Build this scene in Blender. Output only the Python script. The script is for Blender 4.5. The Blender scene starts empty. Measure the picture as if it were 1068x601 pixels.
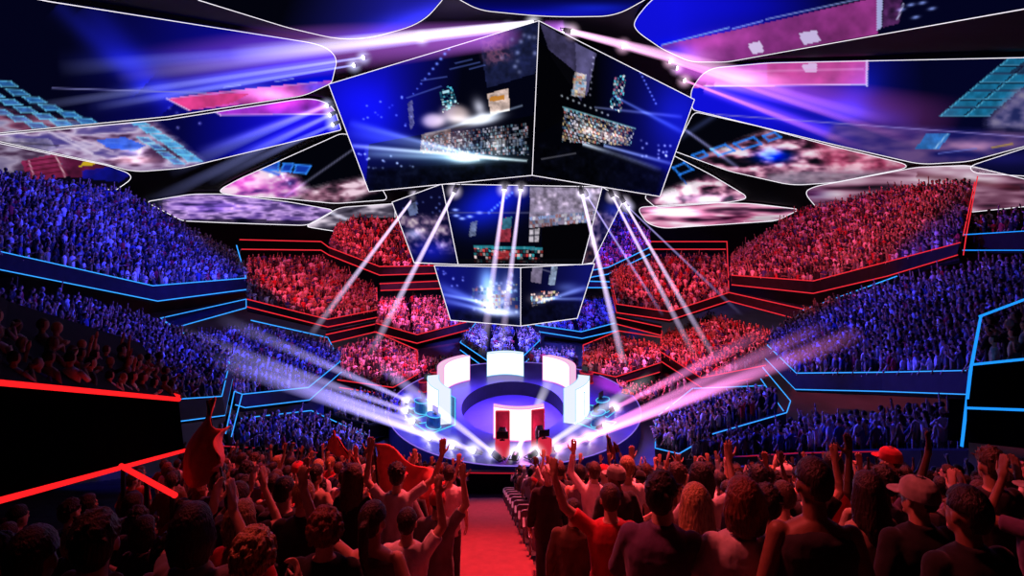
import bpy, bmesh, math, random
import numpy as np
from mathutils import Vector, Matrix, noise as mnoise
from mathutils.geometry import delaunay_2d_cdt
random.seed(7); RNG = np.random.default_rng(11)
SC = bpy.context.scene; COL = SC.collection
PI = math.pi
# ------------------------------------------------------------------ camera
FPX, HZ, CX, CZ = 640.0, 210.0, 534.0, 13.8
def P(px, py, d):
    """point of the arena seen at a picture position when it stands d metres in front of the spectator"""
    return Vector(((px-CX)/FPX*d, d, CZ-(py-HZ)/FPX*d))
def pix(v):
    return (CX+FPX*v[0]/v[1], HZ+FPX*(CZ-v[2])/v[1])
cam_d = bpy.data.cameras.new('camera'); cam = bpy.data.objects.new('camera', cam_d); COL.objects.link(cam)
cam.location = (0, 0, CZ); cam.rotation_euler = (PI/2, 0, 0)
cam_d.sensor_width = 36; cam_d.lens = FPX/1068*36; cam_d.shift_y = -(300.5-HZ)/1068; cam_d.clip_start = .05; cam_d.clip_end = 400
SC.camera = cam
SC.view_settings.view_transform = 'Standard'; SC.view_settings.look = 'None'
cy = SC.cycles
cy.max_bounces = 4; cy.diffuse_bounces = 2; cy.glossy_bounces = 2; cy.transmission_bounces = 2; cy.transparent_max_bounces = 8; cy.volume_bounces = 0
cy.use_denoising = True; cy.caustics_reflective = False; cy.caustics_refractive = False
cy.sample_clamp_indirect = 4.0
w = bpy.data.worlds.new('world'); SC.world = w; w.use_nodes = True
w.node_tree.nodes['Background'].inputs[0].default_value = (.0015, .001, .004, 1); w.node_tree.nodes['Background'].inputs[1].default_value = 1

def lin(c):
    c = np.asarray(c, dtype=float); return np.where(c <= .04045, c/12.92, ((np.maximum(c, 0)+.055)/1.055)**2.4)
# ------------------------------------------------------------------ materials
MATS = {}
def nt(name):
    m = bpy.data.materials.new(name); m.use_nodes = True; t = m.node_tree; t.nodes.clear()
    o = t.nodes.new('ShaderNodeOutputMaterial'); return m, t, o
def mat_surface(name, col, rough=.6, noise=.25, scale=8, metal=0, spec=.3):
    if name in MATS: return MATS[name]
    m, t, o = nt(name); b = t.nodes.new('ShaderNodeBsdfPrincipled'); t.links.new(b.outputs[0], o.inputs[0])
    b.inputs['Roughness'].default_value = rough; b.inputs['Metallic'].default_value = metal; b.inputs['Specular IOR Level'].default_value = spec
    n = t.nodes.new('ShaderNodeTexNoise'); n.inputs['Scale'].default_value = scale; n.inputs['Detail'].default_value = 4
    tc = t.nodes.new('ShaderNodeTexCoord'); t.links.new(tc.outputs['Object'], n.inputs['Vector'])
    r = t.nodes.new('ShaderNodeValToRGB'); r.color_ramp.elements[0].position = .3; r.color_ramp.elements[1].position = .7
    r.color_ramp.elements[0].color = (*[c*(1-noise) for c in col], 1); r.color_ramp.elements[1].color = (*[min(1, c*(1+noise)) for c in col], 1)
    t.links.new(n.outputs['Fac'], r.inputs[0]); t.links.new(r.outputs[0], b.inputs['Base Color'])
    MATS[name] = m; return m
def mat_emit(name, col, s=1.0, sample=False):
    if name in MATS: return MATS[name]
    m, t, o = nt(name); e = t.nodes.new('ShaderNodeEmission'); e.inputs[0].default_value = (*col, 1); e.inputs[1].default_value = s
    t.links.new(e.outputs[0], o.inputs[0])
    if not sample: m.cycles.emission_sampling = 'NONE'
    MATS[name] = m; return m
def mat_picture():
    """a lit display: shows the picture stored per point on its panel"""
    if 'picture' in MATS: return MATS['picture']
    m, t, o = nt('display_picture'); e = t.nodes.new('ShaderNodeEmission'); a = t.nodes.new('ShaderNodeVertexColor'); a.layer_name = 'pic'
    t.links.new(a.outputs[0], e.inputs[0]); e.inputs[1].default_value = 1.0; t.links.new(e.outputs[0], o.inputs[0]); m.cycles.emission_sampling = 'NONE'
    MATS['picture'] = m; return m
def mat_tint(name, rough, scale, amount, attr=None, sheen=0, spec=.3, stretch=1.0, bump=0.0):
    """colour chosen per object (Object Info), broken up by noise; optional per-point multiplier"""
    if name in MATS: return MATS[name]
    m, t, o = nt(name); b = t.nodes.new('ShaderNodeBsdfPrincipled'); t.links.new(b.outputs[0], o.inputs[0]); b.inputs['Roughness'].default_value = rough
    b.inputs['Specular IOR Level'].default_value = spec; b.inputs['Sheen Weight'].default_value = sheen
    oi = t.nodes.new('ShaderNodeObjectInfo'); tc = t.nodes.new('ShaderNodeTexCoord'); n = t.nodes.new('ShaderNodeTexNoise'); n.inputs['Scale'].default_value = scale; n.inputs['Detail'].default_value = 3
    vm = t.nodes.new('ShaderNodeVectorMath'); vm.operation = 'MULTIPLY'; vm.inputs[1].default_value = (1, 1, stretch); t.links.new(tc.outputs['Object'], vm.inputs[0]); t.links.new(vm.outputs[0], n.inputs['Vector'])
    if bump:
        bp = t.nodes.new('ShaderNodeBump'); bp.inputs['Strength'].default_value = bump; bp.inputs['Distance'].default_value = .012; t.links.new(n.outputs['Fac'], bp.inputs['Height']); t.links.new(bp.outputs[0], b.inputs['Normal'])
    mr = t.nodes.new('ShaderNodeMapRange'); mr.inputs[1].default_value = .3; mr.inputs[2].default_value = .7; mr.inputs[3].default_value = 1-amount; mr.inputs[4].default_value = 1+amount
    t.links.new(n.outputs['Fac'], mr.inputs[0])
    mx = t.nodes.new('ShaderNodeMix'); mx.data_type = 'RGBA'; mx.blend_type = 'MULTIPLY'; mx.inputs[0].default_value = 1
    t.links.new(oi.outputs['Color'], mx.inputs[6]); t.links.new(mr.outputs[0], mx.inputs[7]); last = mx.outputs[2]
    if attr:
        a = t.nodes.new('ShaderNodeVertexColor'); a.layer_name = attr; m2 = t.nodes.new('ShaderNodeMix'); m2.data_type = 'RGBA'; m2.blend_type = 'MULTIPLY'; m2.inputs[0].default_value = 1
        t.links.new(last, m2.inputs[6]); t.links.new(a.outputs[0], m2.inputs[7]); last = m2.outputs[2]
    t.links.new(last, b.inputs['Base Color']); MATS[name] = m; return m
def mat_attr(name, attr, rough=.8):
    if name in MATS: return MATS[name]
    m, t, o = nt(name); b = t.nodes.new('ShaderNodeBsdfPrincipled'); t.links.new(b.outputs[0], o.inputs[0]); b.inputs['Roughness'].default_value = rough; b.inputs['Specular IOR Level'].default_value = .2
    a = t.nodes.new('ShaderNodeVertexColor'); a.layer_name = attr; t.links.new(a.outputs[0], b.inputs['Base Color']); MATS[name] = m; return m
def mat_beam():
    """light shaft in haze: glowing volume, colour and strength per object, thinning out along local z and towards its skin"""
    if 'beam' in MATS: return MATS['beam']
    m, t, o = nt('haze_light_shaft'); N = t.nodes.new; L = t.links.new
    e = N('ShaderNodeEmission'); L(e.outputs[0], o.inputs['Volume'])
    oi = N('ShaderNodeObjectInfo'); L(oi.outputs['Color'], e.inputs[0])
    tc = N('ShaderNodeTexCoord'); sp = N('ShaderNodeSeparateXYZ'); L(tc.outputs['Object'], sp.inputs[0])
    def M(op, a, b=None):
        n = N('ShaderNodeMath'); n.operation = op
        for i, v in enumerate((a, b)):
            if v is None: continue
            if isinstance(v, (int, float)): n.inputs[i].default_value = v
            else: L(v, n.inputs[i])
        return n.outputs[0]
    z = sp.outputs[2]
    r = M('SQRT', M('ADD', M('POWER', sp.outputs[0], 2.0), M('POWER', sp.outputs[1], 2.0)))
    rad = M('ADD', .30, M('MULTIPLY', z, .70))
    q = M('DIVIDE', r, rad); edge = M('MAXIMUM', M('SUBTRACT', 1.0, M('MULTIPLY', q, q)), 0.0)
    fall = M('POWER', M('MAXIMUM', M('SUBTRACT', 1.0, z), 0.0), .9)
    k = M('MULTIPLY', M('MULTIPLY', edge, M('DIVIDE', fall, M('POWER', rad, 1.5))), oi.outputs['Alpha'])
    L(k, e.inputs[1]); MATS['beam'] = m; return m

def mat_halo():  # emissive ball fading outwards: lamp glare drawn as a glowing volume
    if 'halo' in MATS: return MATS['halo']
    m, t, o = nt('added_lamp_glow'); N = t.nodes.new; L = t.links.new; e = N('ShaderNodeEmission'); L(e.outputs[0], o.inputs['Volume']); oi = N('ShaderNodeObjectInfo'); L(oi.outputs['Color'], e.inputs[0])
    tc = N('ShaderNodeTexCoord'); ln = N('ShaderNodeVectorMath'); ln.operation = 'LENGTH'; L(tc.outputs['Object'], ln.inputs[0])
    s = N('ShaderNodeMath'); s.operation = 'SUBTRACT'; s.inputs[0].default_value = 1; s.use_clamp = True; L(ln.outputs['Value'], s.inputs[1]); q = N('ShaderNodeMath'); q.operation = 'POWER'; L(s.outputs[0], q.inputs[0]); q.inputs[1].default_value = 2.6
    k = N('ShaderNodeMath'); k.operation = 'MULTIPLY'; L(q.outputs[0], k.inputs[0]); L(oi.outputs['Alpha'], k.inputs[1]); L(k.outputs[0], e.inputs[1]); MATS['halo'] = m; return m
# ------------------------------------------------------------------ object helpers
def mesh_from(name, verts, faces, smooth=False):
    me = bpy.data.meshes.new(name); me.from_pydata([tuple(v) for v in verts], [], faces); me.update()
    if smooth: me.polygons.foreach_set('use_smooth', [True]*len(me.polygons))
    return me
def link(name, me, mat=None, parent=None):
    o = bpy.data.objects.new(name, me); COL.objects.link(o)
    if mat is not None and me is not None and len(me.materials) == 0: me.materials.append(mat)
    if parent is not None:
        o.parent = parent
        if parent.type == 'EMPTY': o.matrix_parent_inverse = Matrix.Translation(-parent.location) if parent.get('_w') else Matrix()
    return o
def tag(o, label, cat, group=None, kind=None):
    o['label'] = label; o['category'] = cat
    if group: o['group'] = group
    if kind: o['kind'] = kind
    return o
def empty(name, loc=(0, 0, 0)):
    """the base of a thing; its parts keep world coordinates"""
    o = bpy.data.objects.new(name, None); COL.objects.link(o); o.location = loc; o.empty_display_size = .2; o['_w'] = 1; return o
def struct(o): o['kind'] = 'structure'; return o
class MB:
    def __init__(s): s.v = []; s.f = []
    def add(s, vs, fs):
        n = len(s.v); s.v += [Vector(v) for v in vs]; s.f += [tuple(i+n for i in f) for f in fs]; return s
    def quad(s, a, b, c, d): return s.add([a, b, c, d], [(0, 1, 2, 3)])
    def box(s, c, sz, M=None):
        x, y, z = [q/2 for q in sz]; vs = [Vector((i*x, j*y, k*z)) for i in (-1, 1) for j in (-1, 1) for k in (-1, 1)]
        vs = [(M @ v if M else v)+Vector(c) for v in vs]
        return s.add(vs, [(0, 1, 3, 2), (4, 6, 7, 5), (0, 4, 5, 1), (2, 3, 7, 6), (0, 2, 6, 4), (1, 5, 7, 3)])
    def tube(s, pts, r, n=6, closed=False):
        pts = [Vector(p) for p in pts]; m = len(pts); base = len(s.v)
        rs = r if isinstance(r, (list, tuple)) else [r]*m
        for i, p in enumerate(pts):
            a = pts[(i-1) % m] if (closed or i > 0) else p; b = pts[(i+1) % m] if (closed or i < m-1) else p
            t = (b-a)
            if t.length < 1e-9: t = Vector((0, 0, 1))
            t.normalize(); u = t.cross(Vector((0, 0, 1)))
            if u.length < 1e-3: u = t.cross(Vector((1, 0, 0)))
            u.normalize(); w_ = t.cross(u)
            for k in range(n): s.v.append(p+rs[i]*(math.cos(2*PI*k/n)*u+math.sin(2*PI*k/n)*w_))
        for i in range(m if closed else m-1):
            j = (i+1) % m
            for k in range(n): s.f.append((base+i*n+k, base+i*n+(k+1) % n, base+j*n+(k+1) % n, base+j*n+k))
        if not closed:
            s.f.append(tuple(base+k for k in range(n))[::-1]); s.f.append(tuple(base+(m-1)*n+k for k in range(n)))
        return s
    def ring(s, rings, cap=True):
        """loft of equal-length vertex rings"""
        b = len(s.v); n = len(rings[0])
        for R in rings: s.v += [Vector(v) for v in R]
        for i in range(len(rings)-1):
            for k in range(n): s.f.append((b+i*n+k, b+i*n+(k+1) % n, b+(i+1)*n+(k+1) % n, b+(i+1)*n+k))
        if cap:
            s.f.append(tuple(b+k for k in range(n))[::-1]); s.f.append(tuple(b+(len(rings)-1)*n+k for k in range(n)))
        return s
    def sphere(s, c, r, nu=10, nv=7, M=None):
        if not isinstance(r, (tuple, list)): r = (r, r, r)
        rings = []; b = len(s.v); c = Vector(c)
        tr = lambda v: (M @ v if M else v)+c
        s.v.append(tr(Vector((0, 0, -r[2]))))
        for i in range(1, nv):
            a = -PI/2+PI*i/nv
            for k in range(nu): s.v.append(tr(Vector((r[0]*math.cos(a)*math.cos(2*PI*k/nu), r[1]*math.cos(a)*math.sin(2*PI*k/nu), r[2]*math.sin(a)))))
        s.v.append(tr(Vector((0, 0, r[2])))); top = len(s.v)-1
        for k in range(nu): s.f.append((b, b+1+(k+1) % nu, b+1+k)); s.f.append((top, top-nu+k, top-nu+(k+1) % nu))
        for i in range(nv-2):
            q = b+1+i*nu
            for k in range(nu): s.f.append((q+k, q+(k+1) % nu, q+nu+(k+1) % nu, q+nu+k))
        return s
    def mesh(s, name, smooth=False): return mesh_from(name, s.v, s.f, smooth)
    def build(s, name, mat, parent=None, smooth=False): return link(name, s.mesh(name, smooth), mat, parent)
def lerp(a, b, t): return a+(b-a)*t
def dense(pts, step):
    out = []
    for a, b in zip(pts[:-1], pts[1:]):
        n = max(1, int((b-a).length/step)); out += [a.lerp(b, i/n) for i in range(n)]
    return out+[pts[-1]]
BLACK = mat_surface('dark_cladding', (.008, .008, .012), .9, .3, 1.5, spec=.05)
FASCIA = mat_surface('balcony_panel', (.010, .010, .014), .7, .3, 2.0, spec=.15)
DARKWALL = mat_surface('dark_wall', (.02, .018, .028), .8, .3, .6)
METAL = mat_surface('black_metal', (.03, .03, .035), .35, .2, 20, .8)
STRIP = {'B': mat_emit('blue_neon', (.035, .33, 1.0), 1.3), 'R': mat_emit('red_neon', (1.0, .03, .05), .9), 'W': mat_emit('white_edge_light', (.95, .9, 1.0), 1.1),
         'R2': mat_emit('bright_red_neon', (1.0, .012, .015), 1.3), 'B2': mat_emit('bright_blue_neon', (.012, .28, 1.0), 1.15), 'Rd': mat_emit('dim_red_neon', (.5, .01, .03), .8)}
def strip(pts, col, parent=None, k=.00085, rmin=.012, name='light_strip'):
    r = [max(rmin, p.y*k) for p in pts]
    return MB().tube(pts, r, 5).build(name, STRIP[col], parent)
# ------------------------------------------------------------------ pictures shown on the displays
def vnoise(x, y, seed=0):
    xi = np.floor(x).astype(np.int64); yi = np.floor(y).astype(np.int64); fx = x-xi; fy = y-yi; fx = fx*fx*(3-2*fx); fy = fy*fy*(3-2*fy)
    def h(a, b):
        n = (a*374761393+b*668265263+seed*974634777) & 0x7fffffff; n = ((n ^ (n >> 13))*1274126177) & 0x7fffffff; return ((n ^ (n >> 16)) & 0xffff)/65535.0
    return (h(xi, yi)*(1-fx)+h(xi+1, yi)*fx)*(1-fy)+(h(xi, yi+1)*(1-fx)+h(xi+1, yi+1)*fx)*fy
def fbm(x, y, seed=0, o=4):
    s = 0; a = .5; t = 0
    for i in range(o): s = s+a*vnoise(x*2**i, y*2**i, seed+i*17); t += a; a *= .5
    return s/t
def inside(px, py, poly):
    r = np.zeros(px.shape, bool); n = len(poly)
    for i in range(n):
        x0, y0 = poly[i]; x1, y1 = poly[(i+1) % n]
        if y0 == y1: continue
        c = ((y0 > py) != (y1 > py)) & (px < (x1-x0)*(py-y0)/(y1-y0)+x0); r ^= c
    return r
class Canvas:
    def __init__(s, px, py): s.x = np.asarray(px, float); s.y = np.asarray(py, float); s.c = np.zeros((len(s.x), 3))
    def fill(s, c): s.c[:] = c; return s
    def grad(s, p0, c0, p1, c1, poly=None):
        dx, dy = p1[0]-p0[0], p1[1]-p0[1]; t = np.clip(((s.x-p0[0])*dx+(s.y-p0[1])*dy)/(dx*dx+dy*dy), 0, 1)[:, None]
        v = np.array(c0)*(1-t)+np.array(c1)*t
        if poly is None: s.c = v
        else: m = inside(s.x, s.y, poly); s.c[m] = v[m]
        return s
    def poly(s, poly, c, a=1.0, tex=0, scale=8, seed=0):
        m = inside(s.x, s.y, poly); k = np.ones(m.sum())
        if tex: k = 1+tex*(fbm(s.x[m]/scale, s.y[m]/scale, seed)-.5)*2
        s.c[m] = s.c[m]*(1-a)+np.array(c)*a*k[:, None]; return s
    def glow(s, cx, cy, rx, ry, c, a=1.0, ang=0.0, pw=2.0):
        ca, sa = math.cos(ang), math.sin(ang); dx, dy = s.x-cx, s.y-cy
        q = ((dx*ca+dy*sa)/rx)**2+((-dx*sa+dy*ca)/ry)**2; s.c += (a*np.exp(-q**(pw/2)))[:, None]*np.array(c); return s
    def beam(s, p0, p1, w0, w1, c, a=1.0, fade=1.0):
        d = np.array([p1[0]-p0[0], p1[1]-p0[1]], float); L = np.hypot(*d); d /= L
        t = ((s.x-p0[0])*d[0]+(s.y-p0[1])*d[1])/L; n = np.abs(-(s.x-p0[0])*d[1]+(s.y-p0[1])*d[0]); wd = w0+(w1-w0)*np.clip(t, 0, 1)
        k = np.exp(-(n/wd)**2)*np.where((t >= 0) & (t <= 1), np.clip(1-t, 0, 1)**fade, 0)*a; s.c += k[:, None]*np.array(c); return s
    def line(s, p0, p1, wd, c, a=1.0):
        d = np.array([p1[0]-p0[0], p1[1]-p0[1]], float); L = np.hypot(*d); d /= L
        t = ((s.x-p0[0])*d[0]+(s.y-p0[1])*d[1]); n = np.abs(-(s.x-p0[0])*d[1]+(s.y-p0[1])*d[0])
        wd = max(wd, 1.0); k = (np.clip(1.2-n/wd, 0, 1)*((t > -wd) & (t < L+wd))*a)[:, None]; s.c = s.c*(1-k)+np.array(c)*k; return s
    def dots(s, poly, n, c, r=1.2, a=1.0, seed=1):
        g = np.random.default_rng(seed); xs = [p[0] for p in poly]; ys = [p[1] for p in poly]
        for i in range(n):
            x, y = g.uniform(min(xs), max(xs)), g.uniform(min(ys), max(ys))
            if inside(np.array([x]), np.array([y]), poly)[0]: s.glow(x, y, r, r, c, a*g.uniform(.3, 1))
        return s
    def cells(s, poly, u, v, cw, ch, cols, a=1.0, seed=1, gap=.18, skip=.15):
        """blocks of light in the (u,v) directions: windows, shelves, mosaics"""
        m = inside(s.x, s.y, poly); o = poly[0]; A = np.array([[u[0], v[0]], [u[1], v[1]]], float); q = np.linalg.inv(A) @ np.stack([s.x[m]-o[0], s.y[m]-o[1]])
        i, j = np.floor(q[0]/cw).astype(int), np.floor(q[1]/ch).astype(int); fx, fy = q[0]/cw-i, q[1]/ch-j
        h = ((i*73856093) ^ (j*19349663) ^ (seed*83492791)) & 0xffff; cc = np.array(cols)[(h % len(cols))]*(0.55+.6*((h >> 5) % 97)/97)[:, None]
        k = ((fx > gap) & (fy > gap) & (((h >> 3) % 100) > skip*100))*a
        s.c[m] = s.c[m]*(1-k[:, None])+cc*k[:, None]; return s
    def fog(s, poly, cols, scale=(14, 8), seed=1, a=1.0, lo=.35, hi=.75, soft=6):
        """patchy blur between colours"""
        w_ = sum(inside(s.x+soft*ox, s.y+soft*oy*.6, poly).astype(float) for ox, oy in ((0, 0), (1, 0), (-1, 0), (0, 1), (0, -1), (.7, .7), (-.7, .7), (.7, -.7), (-.7, -.7), (.4, 0), (-.4, 0), (0, .4), (0, -.4)))/13
        m = w_ > 0; n = .68*fbm(s.x[m]/scale[0]*.6, s.y[m]/scale[1]*.75, seed, 2)+.32*fbm(s.x[m]/scale[0]*1.7, s.y[m]/scale[1]*1.6, seed+5, 2); t = np.clip((n-lo)/(hi-lo), 0, 1)*(len(cols)-1); a = a*w_[m][:, None]
        i = np.minimum(t.astype(int), len(cols)-2); f = (t-i)[:, None]; C = np.array(cols); v = C[i]*(1-f)+C[i+1]*f
        s.c[m] = s.c[m]*(1-a)+v*a; return s
    def out(s): return lin(np.clip(s.c, 0, 1.0))
def put_colors(me, rgb, name='pic'):
    at = me.color_attributes.new(name, 'FLOAT_COLOR', 'POINT'); a = np.ones((len(me.vertices), 4), np.float32); a[:, :3] = rgb; at.data.foreach_set('color', a.ravel()); me.color_attributes.active_color = at
def rounded(poly, r, seg=7):
    out = []; n = len(poly)
    for i in range(n):
        a, b, c = Vector(poly[i-1]), Vector(poly[i]), Vector(poly[(i+1) % n]); rr = r[i] if isinstance(r, (list, tuple)) else r
        if rr <= 0: out.append(tuple(b)); continue
        k0 = min(rr, (a-b).length*.48); k1 = min(rr, (c-b).length*.48); p = b+(a-b).normalized()*k0; q = b+(c-b).normalized()*k1
        for j in range(seg+1):
            t = j/seg; out.append(tuple(p*(1-t)**2+b*2*t*(1-t)+q*t*t))
    return out
# ------------------------------------------------------------------ roof: a shallow dark dome over the whole arena
def roofz(x, y):
    dy = y-42; return CZ+11-.006*x*x-np.where(dy > 0, .006, .004)*dy*dy
def on_roof(px, py, drop=.35):
    px = np.asarray(px, float); py = np.asarray(py, float); dx = (px-CX)/FPX; dz = -(py-HZ)/FPX
    f = lambda t: CZ+dz*t-(roofz(dx*t, t)-drop)
    lo = np.full(px.shape, 2.0); hi = np.full(px.shape, 2.0); done = np.zeros(px.shape, bool)
    for t in np.linspace(2, 115, 500):
        h = (f(np.full(px.shape, t)) >= 0) & ~done; hi[h] = t; lo[h] = t-.25; done |= h
    hi[~done] = 115
    for _ in range(26):
        m = (lo+hi)/2; g = f(m) >= 0; hi = np.where(g, m, hi); lo = np.where(g, lo, m)
    return np.stack([dx*hi, hi, CZ+dz*hi], 1)
n = 48; vs = []; fs = []
ROOF_R = 57
for i in range(25):
    for k in range(n):
        r = ROOF_R*i/24; a = 2*PI*k/n; x, y = r*math.cos(a), 42+r*math.sin(a); vs.append((x, y, float(roofz(x, y))))
for i in range(24):
    for k in range(n): fs.append((i*n+k, (i+1)*n+k, (i+1)*n+(k+1) % n, i*n+(k+1) % n))
struct(link('ceiling', mesh_from('ceiling', vs, fs, True), mat_surface('roof_lining', (.012, .011, .016), .75, .4, .5)))
vs = []; fs = []
for k in range(n):
    a = 2*PI*k/n; x, y = 56*math.cos(a), 42+56*math.sin(a); vs += [(x, y, -.3), (x, y, float(roofz(x, y))+.1)]
for k in range(n): fs.append((2*k, 2*k+1, 2*((k+1) % n)+1, 2*((k+1) % n)))
struct(link('wall_round', mesh_from('wall_round', vs, fs, True), DARKWALL))

def ceiling_screen(poly, paint, label, r=12, step=1.7, edge=True, kedge=.00062):
    poly = rounded(poly, r); P2 = [Vector(p) for p in poly]; ring = []
    for i in range(len(P2)):
        a, b = P2[i], P2[(i+1) % len(P2)]; m = max(1, int((b-a).length/(step*1.5))); ring += [a.lerp(b, j/m) for j in range(m)]
    xs = [p.x for p in ring]; ys = [p.y for p in ring]; gx, gy = np.meshgrid(np.arange(min(xs), max(xs), step), np.arange(min(ys), max(ys), step*.8))
    gx = gx+np.where(np.arange(gx.shape[0]) % 2, step/2, 0)[:, None]; gx, gy = gx.ravel(), gy.ravel()
    rp = [(p.x, p.y) for p in ring]; m = inside(gx, gy, rp); gx, gy = gx[m], gy[m]
    # keep clear of the border
    bx, by = np.array([p[0] for p in rp]), np.array([p[1] for p in rp])
    dmin = np.full(gx.shape, 1e9)
    for x0, y0 in rp: dmin = np.minimum(dmin, (gx-x0)**2+(gy-y0)**2)
    m = dmin > (step*.45)**2; gx, gy = gx[m], gy[m]
    pts = [Vector(p) for p in rp]+[Vector((a, b)) for a, b in zip(gx, gy)]; k = len(rp)
    res = delaunay_2d_cdt(pts, [(i, (i+1) % k) for i in range(k)], [], 1, 1e-5)
    V2 = np.array([(v.x, v.y) for v in res[0]]); F = [tuple(f) for f in res[2]]
    W = on_roof(V2[:, 0], V2[:, 1]); c = Vector(W.mean(0)); root = empty('ceiling_screen', c)
    me = mesh_from('screen', W, F); cv = Canvas(V2[:, 0], V2[:, 1]); paint(cv); put_colors(me, cv.out()); link('screen', me, mat_picture(), root)
    # shallow dark casing behind the lit face, up to the roof lining
    E = on_roof([p[0] for p in rp], [p[1] for p in rp]); b = MB()
    up = [Vector(e)+Vector((0, 0, .25)) for e in E]; lo = [Vector(e)+Vector((0, 0, .02)) for e in E]
    for i in range(k): b.quad(lo[i], lo[(i+1) % k], up[(i+1) % k], up[i])
    b.build('casing', BLACK, root)
    if edge:
        R = [Vector(e)-Vector((0, 0, .05)) for e in E]; MB().tube(R, [max(.02, p.y*kedge) for p in R], 5, True).build('edge_light', STRIP['W'], root)
    return tag(root, label, 'ceiling screen', 'screens hung under the roof')
NAVY = (.02, .02, .10); BLUE = (.05, .05, .85); CY = (.22, .60, .85)
def sky_blue(cv, dark, bright, c0=(.015, .02, .12), c1=(.07, .06, .86)): cv.grad(dark, c0, bright, c1); return cv
def cyan_row(cv, pts, w, h, col=CY, line=(.45, .85, 1.0)):
    for (x, y) in pts:
        q = [(x, y), (x+w, y+1), (x+w+h*1.25, y+h), (x+h*1.25, y+h)]; cv.poly(q, col, .75, .3, 5)
        for i in range(4): cv.line(q[i], q[(i+1) % 4], .7, line, .55)
def paint_tl(cv):
    sky_blue(cv, (70, 60), (330, 95), (.012, .014, .10), (.05, .05, .80))
    cv.beam((350, 52), (60, 66), 5, 12, (.12, .15, .5), .7, .5); cv.beam((350, 68), (90, 112), 3, 7, (.5, .55, .9), .8, .7); cv.beam((352, 62), (110, 96), 3, 6, (.5, .55, .9), .7, .7)
    cv.beam((180, 110), (90, 5), 16, 14, (.05, .06, .38), .8, .2); cv.beam((150, 90), (60, 5), 14, 10, (.04, .05, .3), .9, .1)
    cv.fog([(-80, 90), (20, 118), (95, 128), (60, 150), (-80, 150)], [(.25, .10, .22), (.55, .30, .42), (.72, .66, .78), (.35, .40, .62)], (24, 7), 3, .9, .3, .7)
    for j, (x, y) in enumerate([(-6, 84), (6, 93), (24, 101), (40, 109), (60, 116), (78, 123)]):
        for i in range(3): cyan_row(cv, [(x-i*26, y+i*2.2)], 17, 6.2, (.20+.05*i, .48, .78))
    cv.poly([(174, 103), (215, 97), (345, 84), (350, 92), (300, 104), (197, 115)], (.80, .28, .66), .95, .45, 16, 4); cv.glow(284, 99, 30, 7, (.5, .5, .6), .9, .15); cv.glow(330, 91, 16, 7, (-.4, .0, .25), 1)
    cv.poly([(174, 103), (215, 99), (262, 97), (240, 108), (197, 115)], (.82, .22, .48), .8, .3, 12); cv.line((174, 103), (197, 115), .8, (.9, .8, 1), .8); cv.line((174, 103), (330, 86), .7, (.8, .7, 1), .5)
    cv.line((55, 92), (215, 97), .6, (.5, .5, .75), .8); cv.dots([(150, 105), (185, 110), (220, 124), (160, 124)], 10, (.7, .75, .9), 1.6, .8, 5)
    cv.line((234, 91), (250, 89), .6, (.7, .75, 1), .6); cv.line((288, 85), (305, 82), .6, (.7, .75, 1), .6)
def paint_ml(cv):
    sky_blue(cv, (190, 150), (300, 150), (.02, .02, .25), (.03, .04, .88)); cv.glow(330, 125, 60, 20, (.15, .05, .1), .6)
    cv.fog([(-80, 120), (150, 118), (215, 172), (140, 182), (-80, 150)], [(.28, .16, .30), (.62, .50, .66), (.80, .74, .86), (.45, .38, .62), (.30, .26, .55)], (20, 6), 9, .95, .3, .72)
    cv.poly([(0, 143), (52, 145), (60, 158), (30, 160), (0, 152)], (.62, .60, .70), .5, .6, 8); cv.line((0, 148), (60, 152), 1.2, (.15, .12, .2), .6); cv.line((52, 138), (96, 160), 1.6, (.85, .8, .9), .7); cv.line((60, 136), (118, 158), 1.2, (.85, .75, .85), .6)
    cv.poly([(100, 146), (130, 143), (152, 152), (140, 158), (112, 154)], (.20, .40, .95), .85, .3, 9); cv.glow(141, 158, 10, 3, (.6, .55, .6), .9); cv.glow(140, 167, 22, 4, (.7, .55, .5), .9)
    for j, (x, y) in enumerate([(132, 124), (145, 132), (157, 140), (168, 147), (178, 155), (188, 162)]):
        cyan_row(cv, [(x, y)], 15, 6.5); cyan_row(cv, [(x-14, y+3)], 11, 6, (.25, .42, .75)) if j > 1 else 0
    cv.poly([(220, 114), (345, 99), (352, 106), (350, 118), (230, 120)], (.66, .20, .80), .9, .4, 16, 6); cv.line((220, 114), (230, 120), .8, (.9, .8, 1), .8); cv.line((230, 120), (348, 119), .6, (.9, .7, 1), .8); cv.glow(300, 108, 26, 5, (.4, .1, .2), .8, -.2)
    cv.beam((342, 110), (205, 160), 2.4, 5, (.45, .45, .6), .9, .5); cv.beam((346, 120), (240, 165), 2.4, 5, (.4, .4, .6), .8, .5)
    cv.dots([(160, 108), (220, 112), (240, 130), (190, 140)], 10, (.6, .6, .8), 1.4, .7, 8)
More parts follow.
